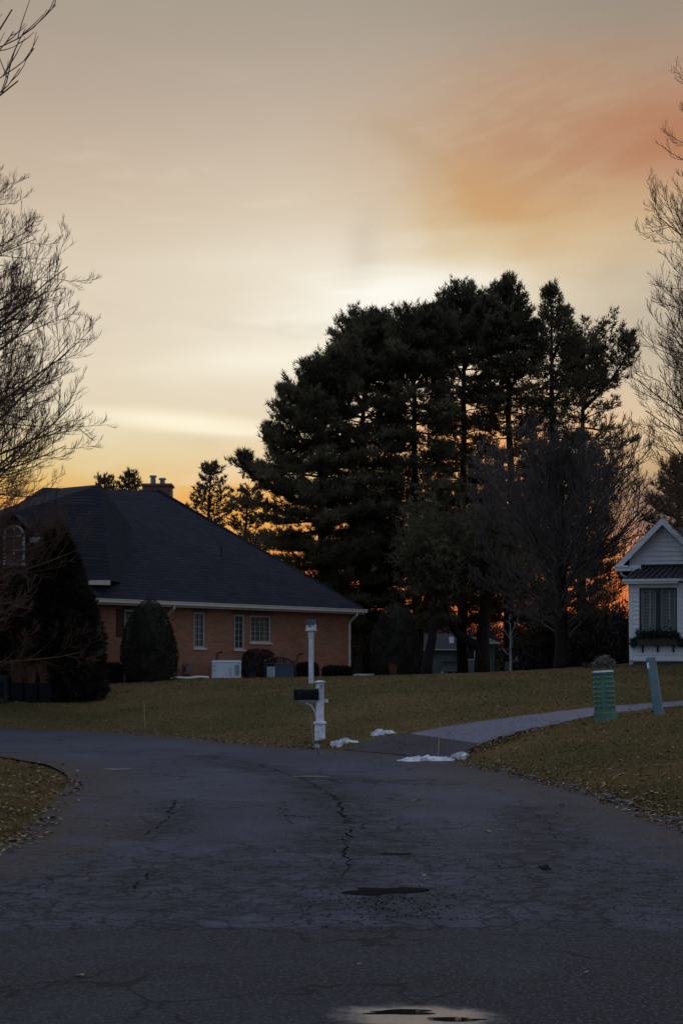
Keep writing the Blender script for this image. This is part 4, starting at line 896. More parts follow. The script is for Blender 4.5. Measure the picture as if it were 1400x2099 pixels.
m_ = MB(); m_.box((-0.30, -0.262, 0.12), (0.16, -0.252, 0.60)); m_.build('door', 'dark_plastic', t)
b = at(29, 1424, 43.0); t = thing('bollard', 'pale grey post with a light cap standing behind the planters', 'bollard', b)
m_ = MB(); m_.lathe([(0.085, -0.05), (0.085, 1.10)], 12); m_.build('post', 'straw_pale', t); m_ = MB(); m_.lathe([(0.10, 1.102), (0.10, 1.14), (0.05, 1.16)], 12); m_.build('cap', 'cap_pale', t)

# ------------------------------------------------------------------ birdhouse on its post
b = P(638, 1401, 45.0); b.z = gz(b.x, b.y)
bh = thing('birdhouse_post', 'white birdhouse with a peaked dark roof on a tall white post in the lawn', 'birdhouse', b, R(-14))
k = 45.0/F; m_ = MB(); m_.box((-4.3*k, -4.3*k, -0.1), (4.3*k, 4.3*k, 98*k)); m_.build('post', 'paint_white', bh)
m_ = MB(); s5 = lambda q: [(-q*k, -q*k), (q*k, -q*k), (q*k, q*k), (-q*k, q*k)]
m_.prism(s5(5.2), 94*k, 97*k, 1.0); m_.prism(s5(5.0), 98.2*k, 108*k, 1.25); m_.build('capital', 'paint_white', bh)
m_ = MB(); m_.prism(s5(10.5), 108.2*k, 110*k); m_.build('tray', 'paint_white', bh)
m_ = MB(); w5 = 8.8*k; z0, z1, z2 = 110.2*k, 122.5*k, 131*k
m_.add([(-w5, -w5, z0), (w5, -w5, z0), (w5, w5, z0), (-w5, w5, z0), (-w5, -w5, z1), (w5, -w5, z1), (w5, w5, z1), (-w5, w5, z1), (w5, 0, z2-.02), (-w5, 0, z2-.02)],
       [(0, 3, 2, 1), (0, 1, 5, 4), (2, 3, 7, 6), (1, 2, 6, 8, 5), (3, 0, 4, 9, 7), (4, 5, 8, 9), (6, 7, 9, 8)]); box_ = m_.build('nest_box', 'paint_white', bh)
m_ = MB(); m_.tube([(-1*k, -w5-.012, 117.5*k), (-1*k, -w5+.004, 117.5*k)], 1.8*k, 12); m_.build('entrance_hole', 'black_metal', box_)
m_ = MB()
for sg in (-1, 1):
    o_, h_ = 11.0*k, 0.012; m_.add([(-o_, sg*o_, z1-2*k), (o_, sg*o_, z1-2*k), (o_, 0, z2), (-o_, 0, z2), (-o_, sg*o_, z1-2*k+h_), (o_, sg*o_, z1-2*k+h_), (o_, 0, z2+h_), (-o_, 0, z2+h_)], [(0, 3, 2, 1), (4, 5, 6, 7), (0, 1, 5, 4), (1, 2, 6, 5), (2, 3, 7, 6), (3, 0, 4, 7)])
m_.build('roof', 'shingle_blue', bh)
m_ = MB(); m_.lathe([(0.02, z2-.02), (0.012, z2+.04), (0.018, z2+.06), (0.0, z2+.08)], 8); m_.build('finial', 'shutter_red', bh)

# ------------------------------------------------------------------ mailbox
MY = 29.9; k = MY/F; b = P(656, 1516, MY); b.z = gz(b.x, b.y)
mb_ = thing('mailbox', 'black arched mailbox on a white post numbered 8 at the road edge', 'mailbox', b)
zp = lambda py: (1516-py)*k
m_ = MB(); m_.box((-8*k, -8*k, zp(1482)), (8*k, 8*k, zp(1404))); m_.build('post', 'paint_white', mb_)
m_ = MB(); m_.prism(s5(10.6), -0.12, zp(1486)); m_.prism([(x*1.26*k/(45.0/F)*0+x, y) for x, y in s5(1)], -0.1, -0.09) if False else None
m_ = MB(); m_.box((-10.8*k, -10.8*k, -0.15), (10.8*k, 10.8*k, zp(1486))); m_.box((-13.5*k, -13.5*k, zp(1486)+.002), (13.5*k, 13.5*k, zp(1482.3))); m_.prism([(-13*k, -13*k), (13*k, -13*k), (13*k, 13*k), (-13*k, 13*k)], zp(1482.2), zp(1480.5), 0.7); m_.build('post_base', 'paint_white', mb_)
m_ = MB(); q = lambda r: [(-r*k, -r*k), (r*k, -r*k), (r*k, r*k), (-r*k, r*k)]
m_.prism(q(8.2), zp(1404)+.002, zp(1401), 1.25); m_.prism(q(11.6), zp(1401)+.002, zp(1399.2)); m_.prism(q(11.2), zp(1399.2)+.002, zp(1397.0), 0.35); m_.build('post_cap', 'paint_white', mb_)
m_ = MB(); m_.box((-40*k, -3.5*k, zp(1442)), (-8.1*k, 3.5*k, zp(1437.5))); m_.build('arm', 'paint_white', mb_); m_ = MB(); m_.box((8.1*k, -3.5*k, zp(1442)), (17*k, 3.5*k, zp(1435.5))); m_.build('arm', 'paint_white', mb_)
m_ = MB(); pts = []
for i in range(13):
    a = math.pi/2*i/12; pts.append(((-8.5-22*(1-math.sin(a)))*k if False else (-30*k+21.5*k*math.sin(a)), 0, zp(1443.5)-30*k*(1-math.cos(a))))
for sgn in (1,):
    V = []; 
    for (x, y, z) in pts: V += [(x-0.9*k, -2.6*k, z-1.6*k), (x+0.9*k, -2.6*k, z+1.2*k), (x+0.9*k, 2.6*k, z+1.2*k), (x-0.9*k, 2.6*k, z-1.6*k)]
    Fc = [(i*4+j, i*4+(j+1) % 4, (i+1)*4+(j+1) % 4, (i+1)*4+j) for i in range(12) for j in range(4)]+[(0, 1, 2, 3), (51, 50, 49, 48)]
    m_.add(V, Fc)
m_.build('brace', 'paint_white', mb_)
m_ = MB(); bw_, hb = 11.5*k, 23.5*k; zb = zp(1436.8); ring = [(-bw_/2, 0), (bw_/2, 0)]+[(bw_/2*math.cos(a), hb-bw_/2+bw_/2*math.sin(a)) for a in np.linspace(0, math.pi, 15)]
x0, x1 = -51.5*k, -4.5*k; x1 = -2.5*k
n = len(ring); V = [(x0, y-10.6*k*0, zb+z) for y, z in ring]+[(x1, y, zb+z) for y, z in ring]
V = [(x, y-14.5*k, z) for x, y, z in V]
m_.add(V, [tuple(range(n))[::-1], tuple(range(n, 2*n))]+[(i, (i+1) % n, n+(i+1) % n, n+i) for i in range(n)])
bod = m_.build('box', 'black_gloss', mb_)
m_ = MB()
for (xa, xb, gr_) in ((x0-1.4*k, x0+1.2*k, 1.06), (x1-1.2*k, x1+0.6*k, 1.05)):
    V = [(xa, y*gr_-14.5*k, zb+z*gr_-0.3*k) for y, z in ring]+[(xb, y*gr_-14.5*k, zb+z*gr_-0.3*k) for y, z in ring]
    m_ = MB(); m_.add(V, [tuple(range(n))[::-1], tuple(range(n, 2*n))]+[(i, (i+1) % n, n+(i+1) % n, n+i) for i in range(n)]); m_.build('end_door', 'black_gloss', mb_)
m_ = MB(); m_.tube([(-40.5*k, -20.6*k, zp(1422.5)), (-40.5*k, -20.0*k, zp(1422.5))], 1.1*k, 10); m_.build('rivet', 'steel', bod)
m_ = MB(); m_.box((-46*k, -18*k, zb-1.2*k), (-8*k, -3.6*k, zb-0.02*k)); m_.build('mounting_board', 'paint_white', mb_)
m_ = MB()
for (zc, r_) in ((1407.8, 2.0), (1412.2, 2.5)):
    m_.tube([(2.8*k+r_*k*math.cos(a), -8*k-.004, zp(zc)+r_*k*math.sin(a)) for a in np.linspace(0, 2*math.pi, 17)], 0.55*k, 5)
m_.build('house_number', 'black_metal', mb_)

# ------------------------------------------------------------------ driveway stakes
for (px, yt, yb_, Y, lab) in ((298, 1440, 1500, 37.0, 'thin wooden stake alone on the lawn edge far left of the mailbox'), (643, 1455, 1522, 29.4, 'thin wooden stake right beside the white mailbox post'), (897, 1473, 1552, 25.9, 'thin wooden stake at the driveway mouth behind the largest snow patch')):
    b = P(px, yb_, Y); b.z = gz(b.x, b.y)-0.05; h = (yb_-yt)/F*Y+0.05; m_ = MB(); lean = {298: -0.03, 643: -0.06, 897: 0.04}[px]
    m_.tube([(0, 0, 0), (lean*0.5, 0, h*0.5), (lean, 0, h)], [0.010, 0.010, 0.008], 6); o = m_.build('marker_stake', 'stake_wood'); o.location = b; tag(o, lab, 'stake', 'driveway marker stakes')

# ------------------------------------------------------------------ pedestal and leaning post on the right lawn
b = P(1241, 1477, 27.5); b.z = gz(b.x, b.y)-0.02; k = 27.5/F
ped = thing('cable_pedestal', 'stout green ribbed cable pedestal with a pale frosted lid on the right lawn', 'pedestal', b, R(-36), None)
ped.rotation_euler = (R(-1.5), R(-3.0), R(30))
def oct_(a, c): return [(-a+c, -a), (a-c, -a), (a, -a+c), (a, a-c), (a-c, a), (-a+c, a), (-a, a-c), (-a, -a+c)]
A_, CH = 0.165, 0.055
m_ = MB(); m_.prism(oct_(A_*1.06, CH), -0.05, 0.90, 0.93); m_.build('body', 'pedestal_green', ped)
m_ = MB()
for i in range(7):
    z = 0.27+i*0.092; a = A_*(1.055-0.066*z); half = a-CH-0.005
    for (u0, u1) in ((-half, half),):    # right face (-y)
        m_.add([(u0, -a-.002, z), (u1, -a-.002, z), (u1, -a-.002, z+.035), (u0, -a-.002, z+.035), (u0+.004, -a-.028, z+.004), (u1-.004, -a-.028, z+.004), (u1-.004, -a-.022, z+.018), (u0+.004, -a-.022, z+.018)], [(0, 1, 5, 4), (4, 5, 6, 7), (7, 6, 2, 3), (0, 4, 7, 3), (1, 2, 6, 5)])
    for (u0, u1) in ((-half, -0.012), (0.012, half)):   # left face (-x), two columns
        m_.add([(-a-.002, u1, z), (-a-.002, u0, z), (-a-.002, u0, z+.035), (-a-.002, u1, z+.035), (-a-.028, u1-.004, z+.004), (-a-.028, u0+.004, z+.004), (-a-.022, u0+.004, z+.018), (-a-.022, u1-.004, z+.018)], [(0, 1, 5, 4), (4, 5, 6, 7), (7, 6, 2, 3), (0, 4, 7, 3), (1, 2, 6, 5)])
m_.build('ribs', 'pedestal_green', ped)
m_ = MB(); m_.prism(oct_(A_*1.14, CH), -0.04, 0.14, 0.99); m_.prism(oct_(A_*1.16, CH), 0.142, 0.165, 0.96); m_.build('base', 'pedestal_green', ped)
m_ = MB(); m_.prism(oct_(A_*1.10, CH), 0.902, 0.935, 1.0); m_.build('lid', 'pedestal_green', ped)
m_ = MB(); m_.prism(oct_(A_*1.06, CH), 0.937, 0.965, 0.86); m_.build('frost', 'cap_pale', ped)
b = P(1350, 1467, 28.5); b.z = gz(b.x, b.y)-0.02
mp = thing('marker_post', 'leaning blue green utility marker post with a white plate on the right lawn', 'post', b)
mp.rotation_euler = (R(-2), R(-7.8), R(-12))
m_ = MB(); m_.prism([(x*.10, y*.085) for x, y in ((-1, -.55), (-.8, -1), (.8, -1), (1, -.55), (1, .55), (.8, 1), (-.8, 1), (-1, .55))], -0.12, 1.13, 0.93); m_.build('shaft', 'post_teal', mp)
m_ = MB(); m_.prism([(x*.101, y*.086) for x, y in ((-1, -.55), (-.8, -1), (.8, -1), (1, -.55), (1, .55), (.8, 1), (-.8, 1), (-1, .55))], 1.132, 1.19, 0.97); m_.prism([(x*.08, y*.07) for x, y in ((-1, -1), (1, -1), (1, 1), (-1, 1))], 1.192, 1.205, 0.8); m_.build('cap', 'post_teal', mp)
m_ = MB(); m_.box((-.094, -.088, .98), (-.055, -.084, 1.10)); m_.build('label_plate', 'trim_white', mp)
m_ = MB(); m_.tube([(-.11, -.03, .55), (-.09, -.09, .55)], .012, 6); m_.build('bolt', 'steel', mp)
m_ = MB(); m_.prism([(x*.115, y*.1) for x, y in ((-1, -.55), (-.8, -1), (.8, -1), (1, -.55), (1, .55), (.8, 1), (-.8, 1), (-1, .55))], -0.08, 0.13, 0.97); m_.build('foot', 'post_teal', mp)

# ------------------------------------------------------------------ snow remnants
def snow(px, py, w_px, h, Y, seed, lab, dy=0.22):
    rng = np.random.default_rng(seed); b = P(px, py, Y); b.z = max(gz(b.x, b.y), 0.004)-0.008; rx = w_px/2/F*Y; n, k2 = 44, 14; V = []; ph = rng.uniform(0, 6.28, (3, 6)); 
    for i in range(k2+1):
        for j in range(n):
            a = 2*math.pi*j/n; f = i/k2; rr = 1+0.20*math.sin(2*a+ph[0, 0])+0.18*math.sin(3*a+ph[0, 1])+0.16*math.sin(5*a+ph[0, 2])+0.14*math.sin(9*a+ph[0, 3])+0.08*math.sin(15*a+ph[0, 4])
            x, y = f*rr*rx*math.cos(a), f*rr*dy*math.sin(a)
            hh = h*(1-f**2.2)*(0.62+0.30*math.sin(x*9+ph[1, 0])*math.sin(y*11+ph[1, 1])+0.16*math.sin(x*23+ph[1, 2]))+0.012*rng.normal()*(f < 1)
            V.append((x, y, max(hh, 0.004)*(1 if f < 1 else 0)+(max(gz(b.x+x, b.y+y), 0)-b.z-0.012 if i in (k2,) else 0)))
    m_ = MB(); m_.add(V, [(i*n+j, i*n+(j+1) % n, (i+1)*n+(j+1) % n, (i+1)*n+j) for i in range(k2) for j in range(n)])
    o = m_.build('snow_patch', 'snow', None, False); o.location = b; return tag(o, lab, 'snow', 'last patches of snow')
snow(650, 1524, 14, 0.08, 29.4, 1, 'tiny crust of snow at the foot of the mailbox post', 0.10)
snow(708, 1520, 52, 0.09, 29.2, 2, 'flat snow patch on the road edge just right of the mailbox', 0.24)
snow(787, 1503, 50, 0.11, 29.6, 3, 'rounded snow heap on the grass at the far side of the driveway', 0.26)
snow(874, 1560, 112, 0.085, 25.4, 4, 'longest snow patch, ragged, at the near corner of the driveway mouth', 0.40)
snow(946, 1548, 40, 0.07, 25.7, 5, 'short snow lump beside fallen leaves at the right end of the driveway mouth', 0.24)

# ------------------------------------------------------------------ white house on the right
WY = 52.4; k = WY/F; wo_ = P(1290, 1362, WY); wo_.z = 1.55
wh = thing('white_house', 'white sided house with a small gable and metal roofed window bay at the right edge', 'house', wo_, R(-12.5))
def WX(px): return (px-1290)*k
def WZ(py): return EYE-(py-HZ)*k-wo_.z
def siding(mb, s0, s1, z0, z1, ops, y, pitch=0.165, top=None):
    z = z0; i = 0
    while z < z1-1e-3:
        zt = min(z+pitch, z1); segs = [(s0, s1)]
        if top:   # gable: the course narrows as it rises
            hw_ = top(zt-0.02); 
            if hw_ is None: break
            segs = [hw_]
        for (a, b, c, d) in ops:
            if c < zt-0.01 and d > z+0.01:
                nsg = []
                for (p, q) in segs:
                    if b <= p or a >= q: nsg.append((p, q)); continue
                    if a > p: nsg.append((p, a))
                    if b < q: nsg.append((b, q))
                segs = nsg
        for (p, q) in segs:
            mb.add([(p, y-0.032, z), (q, y-0.032, z), (q, y-0.003, zt), (p, y-0.003, zt), (p, y+.01, z), (q, y+.01, z)], [(0, 1, 2, 3), (4, 5, 1, 0)])
        z = zt
BZ0, BZ1 = WZ(1352), WZ(1197)
wop = (WX(1309), WX(1384), WZ(1297), WZ(1206))
m_ = MB(); siding(m_, WX(1296.5), WX(1396), BZ0, BZ1, [wop], 0.0)
# bay sides and window reveal
m_.box((WX(1293), 0.012, BZ0), (WX(1396), 0.022, wop[2])); m_.box((WX(1293), 0.012, wop[3]), (WX(1396), 0.022, BZ1)); m_.box((WX(1293), 0.012, wop[2]), (wop[0], 0.022, wop[3])); m_.box((wop[1], 0.012, wop[2]), (WX(1396), 0.022, wop[3]))
m_.box((WX(1291), 0.03, BZ0), (WX(1291)+.02, 0.88, BZ1)); m_.box((WX(1398)-.02, 0.03, BZ0), (WX(1398), 0.88, BZ1)); m_.box((WX(1293), 0.03, BZ0), (WX(1396), 0.85, BZ0+.02))
m_.build('bay_wall', 'trim_white', wh)
m_ = MB(); m_.box((WX(1290), -0.03, BZ0-.01), (WX(1296.3), 0.028, BZ1)); m_.box((WX(1396.2), -0.03, BZ0-.01), (WX(1402), 0.028, BZ1)); m_.box((WX(1296.6), -0.028, BZ0-.06), (WX(1396), 0.02, BZ0-.002)); m_.build('corner_board', 'trim_white', wh)
# house body behind
GY = 0.9
apx, apz = WX(1355), WZ(1063); lx, lz = WX(1262), WZ(1160); rx2 = 2*apx-lx
zs_ = lambda x: apz-abs(x-apx)*(apz-lz)/(apx-lx)
m_ = MB()
m_.quad((WX(1290), GY+.012, -0.3), (WX(1448), GY+.012, -0.3), (WX(1448), GY+.012, zs_(WX(1448))-.06), (WX(1290), GY+.012, zs_(WX(1290))-.06))
def gtop(z):
    hw_ = (apz-0.10-z)*(apx-lx)/(apz-lz)
    return None if hw_ < 0.06 else (max(apx-hw_, WX(1291)), min(apx+hw_, WX(1446)))
siding(m_, WX(1296), WX(1446), WZ(1365)-.1, apz-0.12, [], GY, 0.175, gtop)
m_.poly([(WX(1290), GY+.012, zs_(WX(1290))-.06), (rx2-.5, GY+.012, zs_(WX(1290))-.06), (apx, GY+.012, apz-.06)])
m_.quad((WX(1290), GY, -0.3), (WX(1290), 10, -0.3), (WX(1290), 10, zs_(WX(1290))-.08), (WX(1290), GY, zs_(WX(1290))-.08))
m_.quad((WX(1448), GY+.3, -0.3), (WX(1448)+14, GY+.3, -0.3), (WX(1448)+14, GY+.3, lz), (WX(1448), GY+.3, lz)); m_.quad((WX(1448)+14, GY+.3, -0.3), (WX(1448)+14, 10, -0.3), (WX(1448)+14, 10, lz), (WX(1448)+14, GY+.3, lz))
m_.build('wall', 'trim_white', wh)
m_ = MB(); m_.box((WX(1290)-.035, GY-.04, -0.3), (WX(1296), GY-.024, zs_(WX(1296))-.1)); m_.build('corner_board', 'trim_white', wh)
m_ = MB(); m_.box((WX(1297), 0.06, -0.4), (WX(1395), 0.3, BZ0-.065)); m_.box((WX(1297), GY-.03, -0.45), (WX(1448)+14, GY-.026, 0.12)); m_.build('foundation', 'foundation', wh)
# roof slabs with overhanging rakes
th = 0.05
def slab(mb, a, b, y0, y1, t0, t1):
    (xa, za), (xb, zb2) = a, b
    mb.add([(xa, y0, za+t0), (xb, y0, zb2+t0), (xb, y1, zb2+t0), (xa, y1, za+t0), (xa, y0, za+t1), (xb, y0, zb2+t1), (xb, y1, zb2+t1), (xa, y1, za+t1)], [(0, 3, 2, 1), (4, 5, 6, 7), (0, 1, 5, 4), (1, 2, 6, 5), (2, 3, 7, 6), (3, 0, 4, 7)])
RY = GY-0.42
m_ = MB(); slab(m_, (lx, lz), (apx, apz), RY, 6.0, 0, th); slab(m_, (apx, apz), (rx2, lz), RY, 6.0, 0.001, th+.001)
m_.poly([(apx+.02, 4.2, apz+.05), (apx+16, 4.2, apz+.05), (apx+16, GY-.1, lz+.03), (rx2-.05, GY-.1, lz+.03), ])
m_.poly([(apx-.0, 4.2, apz+.05), (apx+16, 4.2, apz+.05), (apx+16, 10.5, lz), (lx, 10.5, lz), (lx, 6.0, lz)])
m_.build('roof', 'shingle_blue', wh)
m_ = MB(); slab(m_, (lx, lz), (apx, apz), RY-.03, RY-.002, -0.20, th+.03); slab(m_, (apx, apz), (rx2, lz), RY-.028, RY-.001, -0.20, th+.03)
slab(m_, (lx+.02, lz), (apx, apz), RY+.001, GY-.03, -0.03, -0.004); slab(m_, (apx, apz), (rx2, lz), RY+.001, GY-.03, -0.031, -0.005)
m_.box((lx-.02, RY-.04, lz-.15), (WX(1292), GY-.03, lz-.01)); m_.box((lx-.05, RY-.07, lz-.02), (WX(1287), RY+.05, lz+.05))
m_.box((WX(1290)-.02, RY+.1, lz-.16), (WX(1312), GY-.026, lz+.07))
m_.build('fascia', 'trim_white', wh)
m_ = MB(); m_.tube([(WX(1271), 0.55, lz-.16), (WX(1273), 0.6, lz-.28), (WX(1285), 0.8, lz-.40), (WX(1288.5), 0.84, lz-.5), (WX(1288.5), 0.84, 0.1)], 0.045, 7); m_.build('downspout', 'trim_white', wh)
# bay roof
z0_, z1_ = WZ(1188), WZ(1157)
ybr = GY-.03; fl_, fr2 = (WX(1276), -0.28), (WX(1388), -0.28); tl, tr2 = (WX(1310), ybr), (WX(1412), ybr)
m_ = MB(); m_.poly([(*fl_, z0_), (*fr2, z0_), (WX(1408), ybr, z1_), (*tl, z1_)]); m_.poly([(WX(1276), ybr, z0_), (*fl_, z0_), (*tl, z1_)]); m_.poly([(*fr2, z0_), (WX(1420), ybr, z0_), (WX(1408), ybr, z1_)])
m_.build('bay_roof', 'bay_metal', wh)
m_ = MB()
for i in range(9):
    f = (i+0.6)/9; xb = fl_[0]+(fr2[0]-fl_[0])*f; xt = tl[0]+(WX(1408)-tl[0])*f
    A_ = Vector((xb, -0.28, z0_+.002)); B_ = Vector((xt, ybr, z1_+.002)); 
    m_.add([A_+Vector((-.02, 0, 0)), A_+Vector((.02, 0, 0)), B_+Vector((.02, 0, 0)), B_+Vector((-.02, 0, 0)), A_+Vector((-.014, 0, .045)), A_+Vector((.014, 0, .045)), B_+Vector((.014, 0, .045)), B_+Vector((-.014, 0, .045))], [(0, 1, 5, 4), (1, 2, 6, 5), (2, 3, 7, 6), (3, 0, 4, 7), (4, 5, 6, 7)])
m_.box((WX(1310), ybr-.06, z1_), (WX(1448), ybr-.003, z1_+.05))
m_.build('bay_roof_ribs', 'black_metal', wh)
m_ = MB(); m_.box((WX(1275), -0.31, WZ(1193)), (WX(1389), -0.27, z0_-.002)); m_.box((WX(1278), -0.27, WZ(1197.5)), (WX(1386), -0.02, WZ(1193)-.002)); m_.box((WX(1275), -0.268, WZ(1193)), (WX(1276.5), ybr, z0_-.003))
m_.add([(WX(1389), -.31, WZ(1193)), (WX(1422), ybr, WZ(1193)), (WX(1422), ybr, z0_), (WX(1389), -.31, z0_), (WX(1388.5), -.27, WZ(1193)), (WX(1420), ybr+.02, WZ(1193)), (WX(1420), ybr+.02, z0_), (WX(1388.5), -.27, z0_)], [(0, 1, 2, 3), (7, 6, 5, 4), (0, 4, 5, 1), (3, 2, 6, 7)])
m_.box((WX(1290), -0.025, BZ1-.08), (WX(1397), 0.02, BZ1+.02)); m_.build('bay_fascia', 'trim_white', wh)
# twin window with inside louvred shutters
a, b, c, d = wop; mid = (a+b)/2
m_ = MB(); fw = 0.055
for (p, q) in ((a, mid-.03), (mid+.03, b)):
    m_.box((p, -0.02, c), (p+fw, 0.09, d)); m_.box((q-fw, -0.02, c), (q, 0.09, d)); m_.box((p+fw, -0.02, d-fw), (q-fw, 0.09, d)); m_.box((p+fw, -0.02, c), (q-fw, 0.09, c+fw))
m_.box((mid-.03, -0.03, c), (mid+.03, 0.08, d)); wn = m_.build('window', 'sash_green', wh)
m_ = MB()
for (p, q) in ((a+fw, mid-.03-fw), (mid+.03+fw, b-fw)): m_.quad((p, 0.04, c+fw), (q, 0.04, c+fw), (q, 0.04, d-fw), (p, 0.04, d-fw))
m_.build('pane', 'pane_clear', wn)
for (p, q, wide) in ((a+fw, mid-.03-fw, (.10, .045)), (mid+.03+fw, b-fw, (.09, .06))):
    m_ = MB(); xm = p+(q-p)*0.62
    m_.box((p, .12, c+.04), (p+wide[0], .15, d-.04)); m_.box((xm-.03, .12, c+.04), (xm+.03, .15, d-.04)); m_.box((q-.04, .12, c+.04), (q, .15, d-.04))
    for zc in (c+.04, d-.12): m_.box((p+wide[0], .122, zc), (q-.04, .148, zc+.07))
    nz = 26
    for j in range(nz):
        z = c+.13+(d-c-.27)*j/nz
        for (u, v) in ((p+wide[0], xm-.03), (xm+.03, q-.04)): m_.add([(u, .125, z), (v, .125, z), (v, .16, z+.030), (u, .16, z+.030)], [(0, 1, 2, 3)])
    m_.build('louvred_shutter', 'louvre', wn)
m_ = MB(); m_.box((WX(1297), 0.35, BZ0+.1), (WX(1394), 0.37, BZ1-.05)); m_.build('dark_backing', 'room_dark', wh)
# window box
m_ = MB(); bz0, bz1 = WZ(1323), WZ(1309); m_.prism([(WX(1306), -0.30), (WX(1383), -0.30), (WX(1383), -0.03), (WX(1306), -0.03)], bz0, bz1, 1.03); wb = m_.build('window_box', 'black_metal', wh)
for px in (1316, 1346, 1377):
    m_ = MB(); x = WX(px); m_.add([(x-.03, -.035, bz0-.002), (x+.03, -.035, bz0-.002), (x+.03, -.27, bz0-.002), (x-.03, -.27, bz0-.002), (x-.03, -.035, bz0-.26), (x+.03, -.035, bz0-.26), (x+.03, -.08, bz0-.26), (x-.03, -.08, bz0-.26)], [(0, 1, 2, 3), (4, 7, 6, 5), (0, 4, 5, 1), (1, 5, 6, 2), (2, 6, 7, 3), (3, 7, 4, 0)]); m_.build('bracket', 'black_metal', wb)
rng = np.random.default_rng(88); n = 900
pos = np.c_[rng.uniform(WX(1303), WX(1387), n), rng.uniform(-.32, -.06, n), bz1+rng.gamma(2, .055, n)-.05]; drs = np.c_[rng.normal(0, .5, n), -np.abs(rng.normal(.2, .3, n)), rng.normal(.35, .6, n)]
pos = np.repeat(pos, 5, 0); drs = np.repeat(drs, 5, 0); m_ = MB(); needles(m_, pos, drs, .14, .035, .5, 0, rng)
for (xe, sg) in ((WX(1303), -1), (WX(1386), 1)):
    n2 = 700; pp = np.c_[xe+sg*np.abs(rng.normal(0, .08, n2)), rng.uniform(-.32, -.08, n2), bz1-rng.random(n2)*.26]; needles(m_, pp, np.tile([sg*.6, -.2, -.5], (n2, 1)), .13, .035, .5, 0, rng)
m_.build('greenery', 'box_greens', wb)

# ------------------------------------------------------------------ the house far beyond the pines
FY = 125.0; k = FY/F; fo = P(930, 1385, FY); fo.z = -1.0
fh = thing('grey_green_house', 'pale grey green house with a dark roof and skylight far behind the pine trunks', 'house', fo)
def fx(px): return (px-930)*k
def fz(py): return EYE-(py-HZ)*k-fo.z
m_ = MB(); m_.box((fx(858), 0.2, -0.5), (fx(948), 8, fz(1334))); m_.box((fx(949), -0.6, -0.5), (fx(978), 8, fz(1319))); m_.box((fx(978)+.01, 0.6, -.5), (fx(1015), 8, fz(1322))); m_.build('wall', 'far_wall', fh)
m_ = MB(); m_.add([(fx(850), -0.4, fz(1331)), (fx(949), -0.4, fz(1331)), (fx(940), 4.5, fz(1296)), (fx(856), 4.5, fz(1296)), (fx(850), 9, fz(1331)), (fx(949), 9, fz(1331))], [(0, 1, 2, 3), (3, 2, 5, 4), (1, 5, 2), (0, 3, 4)])
m_.add([(fx(944), -1, fz(1318)), (fx(1022), -1, fz(1318)), (fx(1008), 4.6, fz(1303)), (fx(954), 4.6, fz(1303)), (fx(944), 9.2, fz(1318)), (fx(1022), 9.2, fz(1318))], [(0, 1, 2, 3), (3, 2, 5, 4), (1, 5, 2), (0, 3, 4)]); rfo = m_.build('roof', 'far_roof', fh)
m_ = MB(); m_.add([(fx(923), 1.2, fz(1318)), (fx(932), 1.2, fz(1318)), (fx(934), 2.3, fz(1304)), (fx(924), 2.3, fz(1304))], [(0, 1, 2, 3)]); m_.build('skylight', 'pane_sky', rfo)
m_ = MB(); m_.box((fx(850), -0.5, fz(1333)), (fx(950), -0.42, fz(1330.5))); m_.box((fx(944), -1.1, fz(1320)), (fx(1022), -1.02, fz(1317))); m_.build('fascia', 'far_trim', fh)
for (x0, x1, y0, y1, yy) in ((957, 970, 1324, 1351, -0.6), (912, 922, 1377, 1386, -2.8), (926, 936, 1377, 1386, -2.8), (946, 950, 1378, 1386, -2.8)):
    m_ = MB(); f_ = 0.10; a, b, c, d = fx(x0), fx(x1), fz(y1), fz(y0)
    m_.box((a-f_, yy-.06, c-f_), (a, yy-.003, d+f_)); m_.box((b, yy-.06, c-f_), (b+f_, yy-.003, d+f_)); m_.box((a, yy-.06, d), (b, yy-.003, d+f_)); m_.box((a, yy-.06, c-f_), (b, yy-.003, c)); wd = m_.build('window', 'far_trim', fh)
    m_ = MB(); m_.quad((a, yy-.02, c), (b, yy-.02, c), (b, yy-.02, d), (a, yy-.02, d)); m_.build('pane', 'pane_dark', wd)
m_ = MB(); m_.box((fx(903), -2.8, -.5), (fx(952), .15, fz(1376))); m_.build('porch_wall', 'far_trim', fh)
m_ = MB(); m_.add([(fx(900), -3.1, fz(1376)), (fx(956), -3.1, fz(1376)), (fx(952), .1, fz(1356)), (fx(906), .1, fz(1356))], [(0, 1, 2, 3)]); m_.build('porch_roof', 'far_roof', fh)
shrub('far_shrub', 'dark mounded shrub in front of the far grey green house', 'shrub', (P(915, 1384, 100).x, 100, -0.6), [(1.0, 0), (1.25, .5), (1.1, 1.1), (.6, 1.6), (0, 1.85)], 71, 'hedge_dark', 3000, 0.16)
b = P(1042, 1384, 66); b.z = gz(b.x, b.y)-.1
t = thing('garden_bench', 'small pale garden bench beyond the lawn crest behind the slim white sapling', 'bench', b); k = 66/F
m_ = MB(); m_.box((-7*k, -.25, 12*k), (7*k, .25, 15*k)); m_.build('seat', 'far_wall', t); m_ = MB(); m_.box((-7*k, .2, 15.1*k), (7*k, .25, 30*k)); m_.build('backrest', 'far_wall', t)
for sx_ in (-6*k, 5*k):
    for yy in (-.22, .17): m_ = MB(); m_.box((sx_, yy, -.3), (sx_+.05, yy+.05, 12*k-.002)); m_.build('leg', 'far_trim', t)

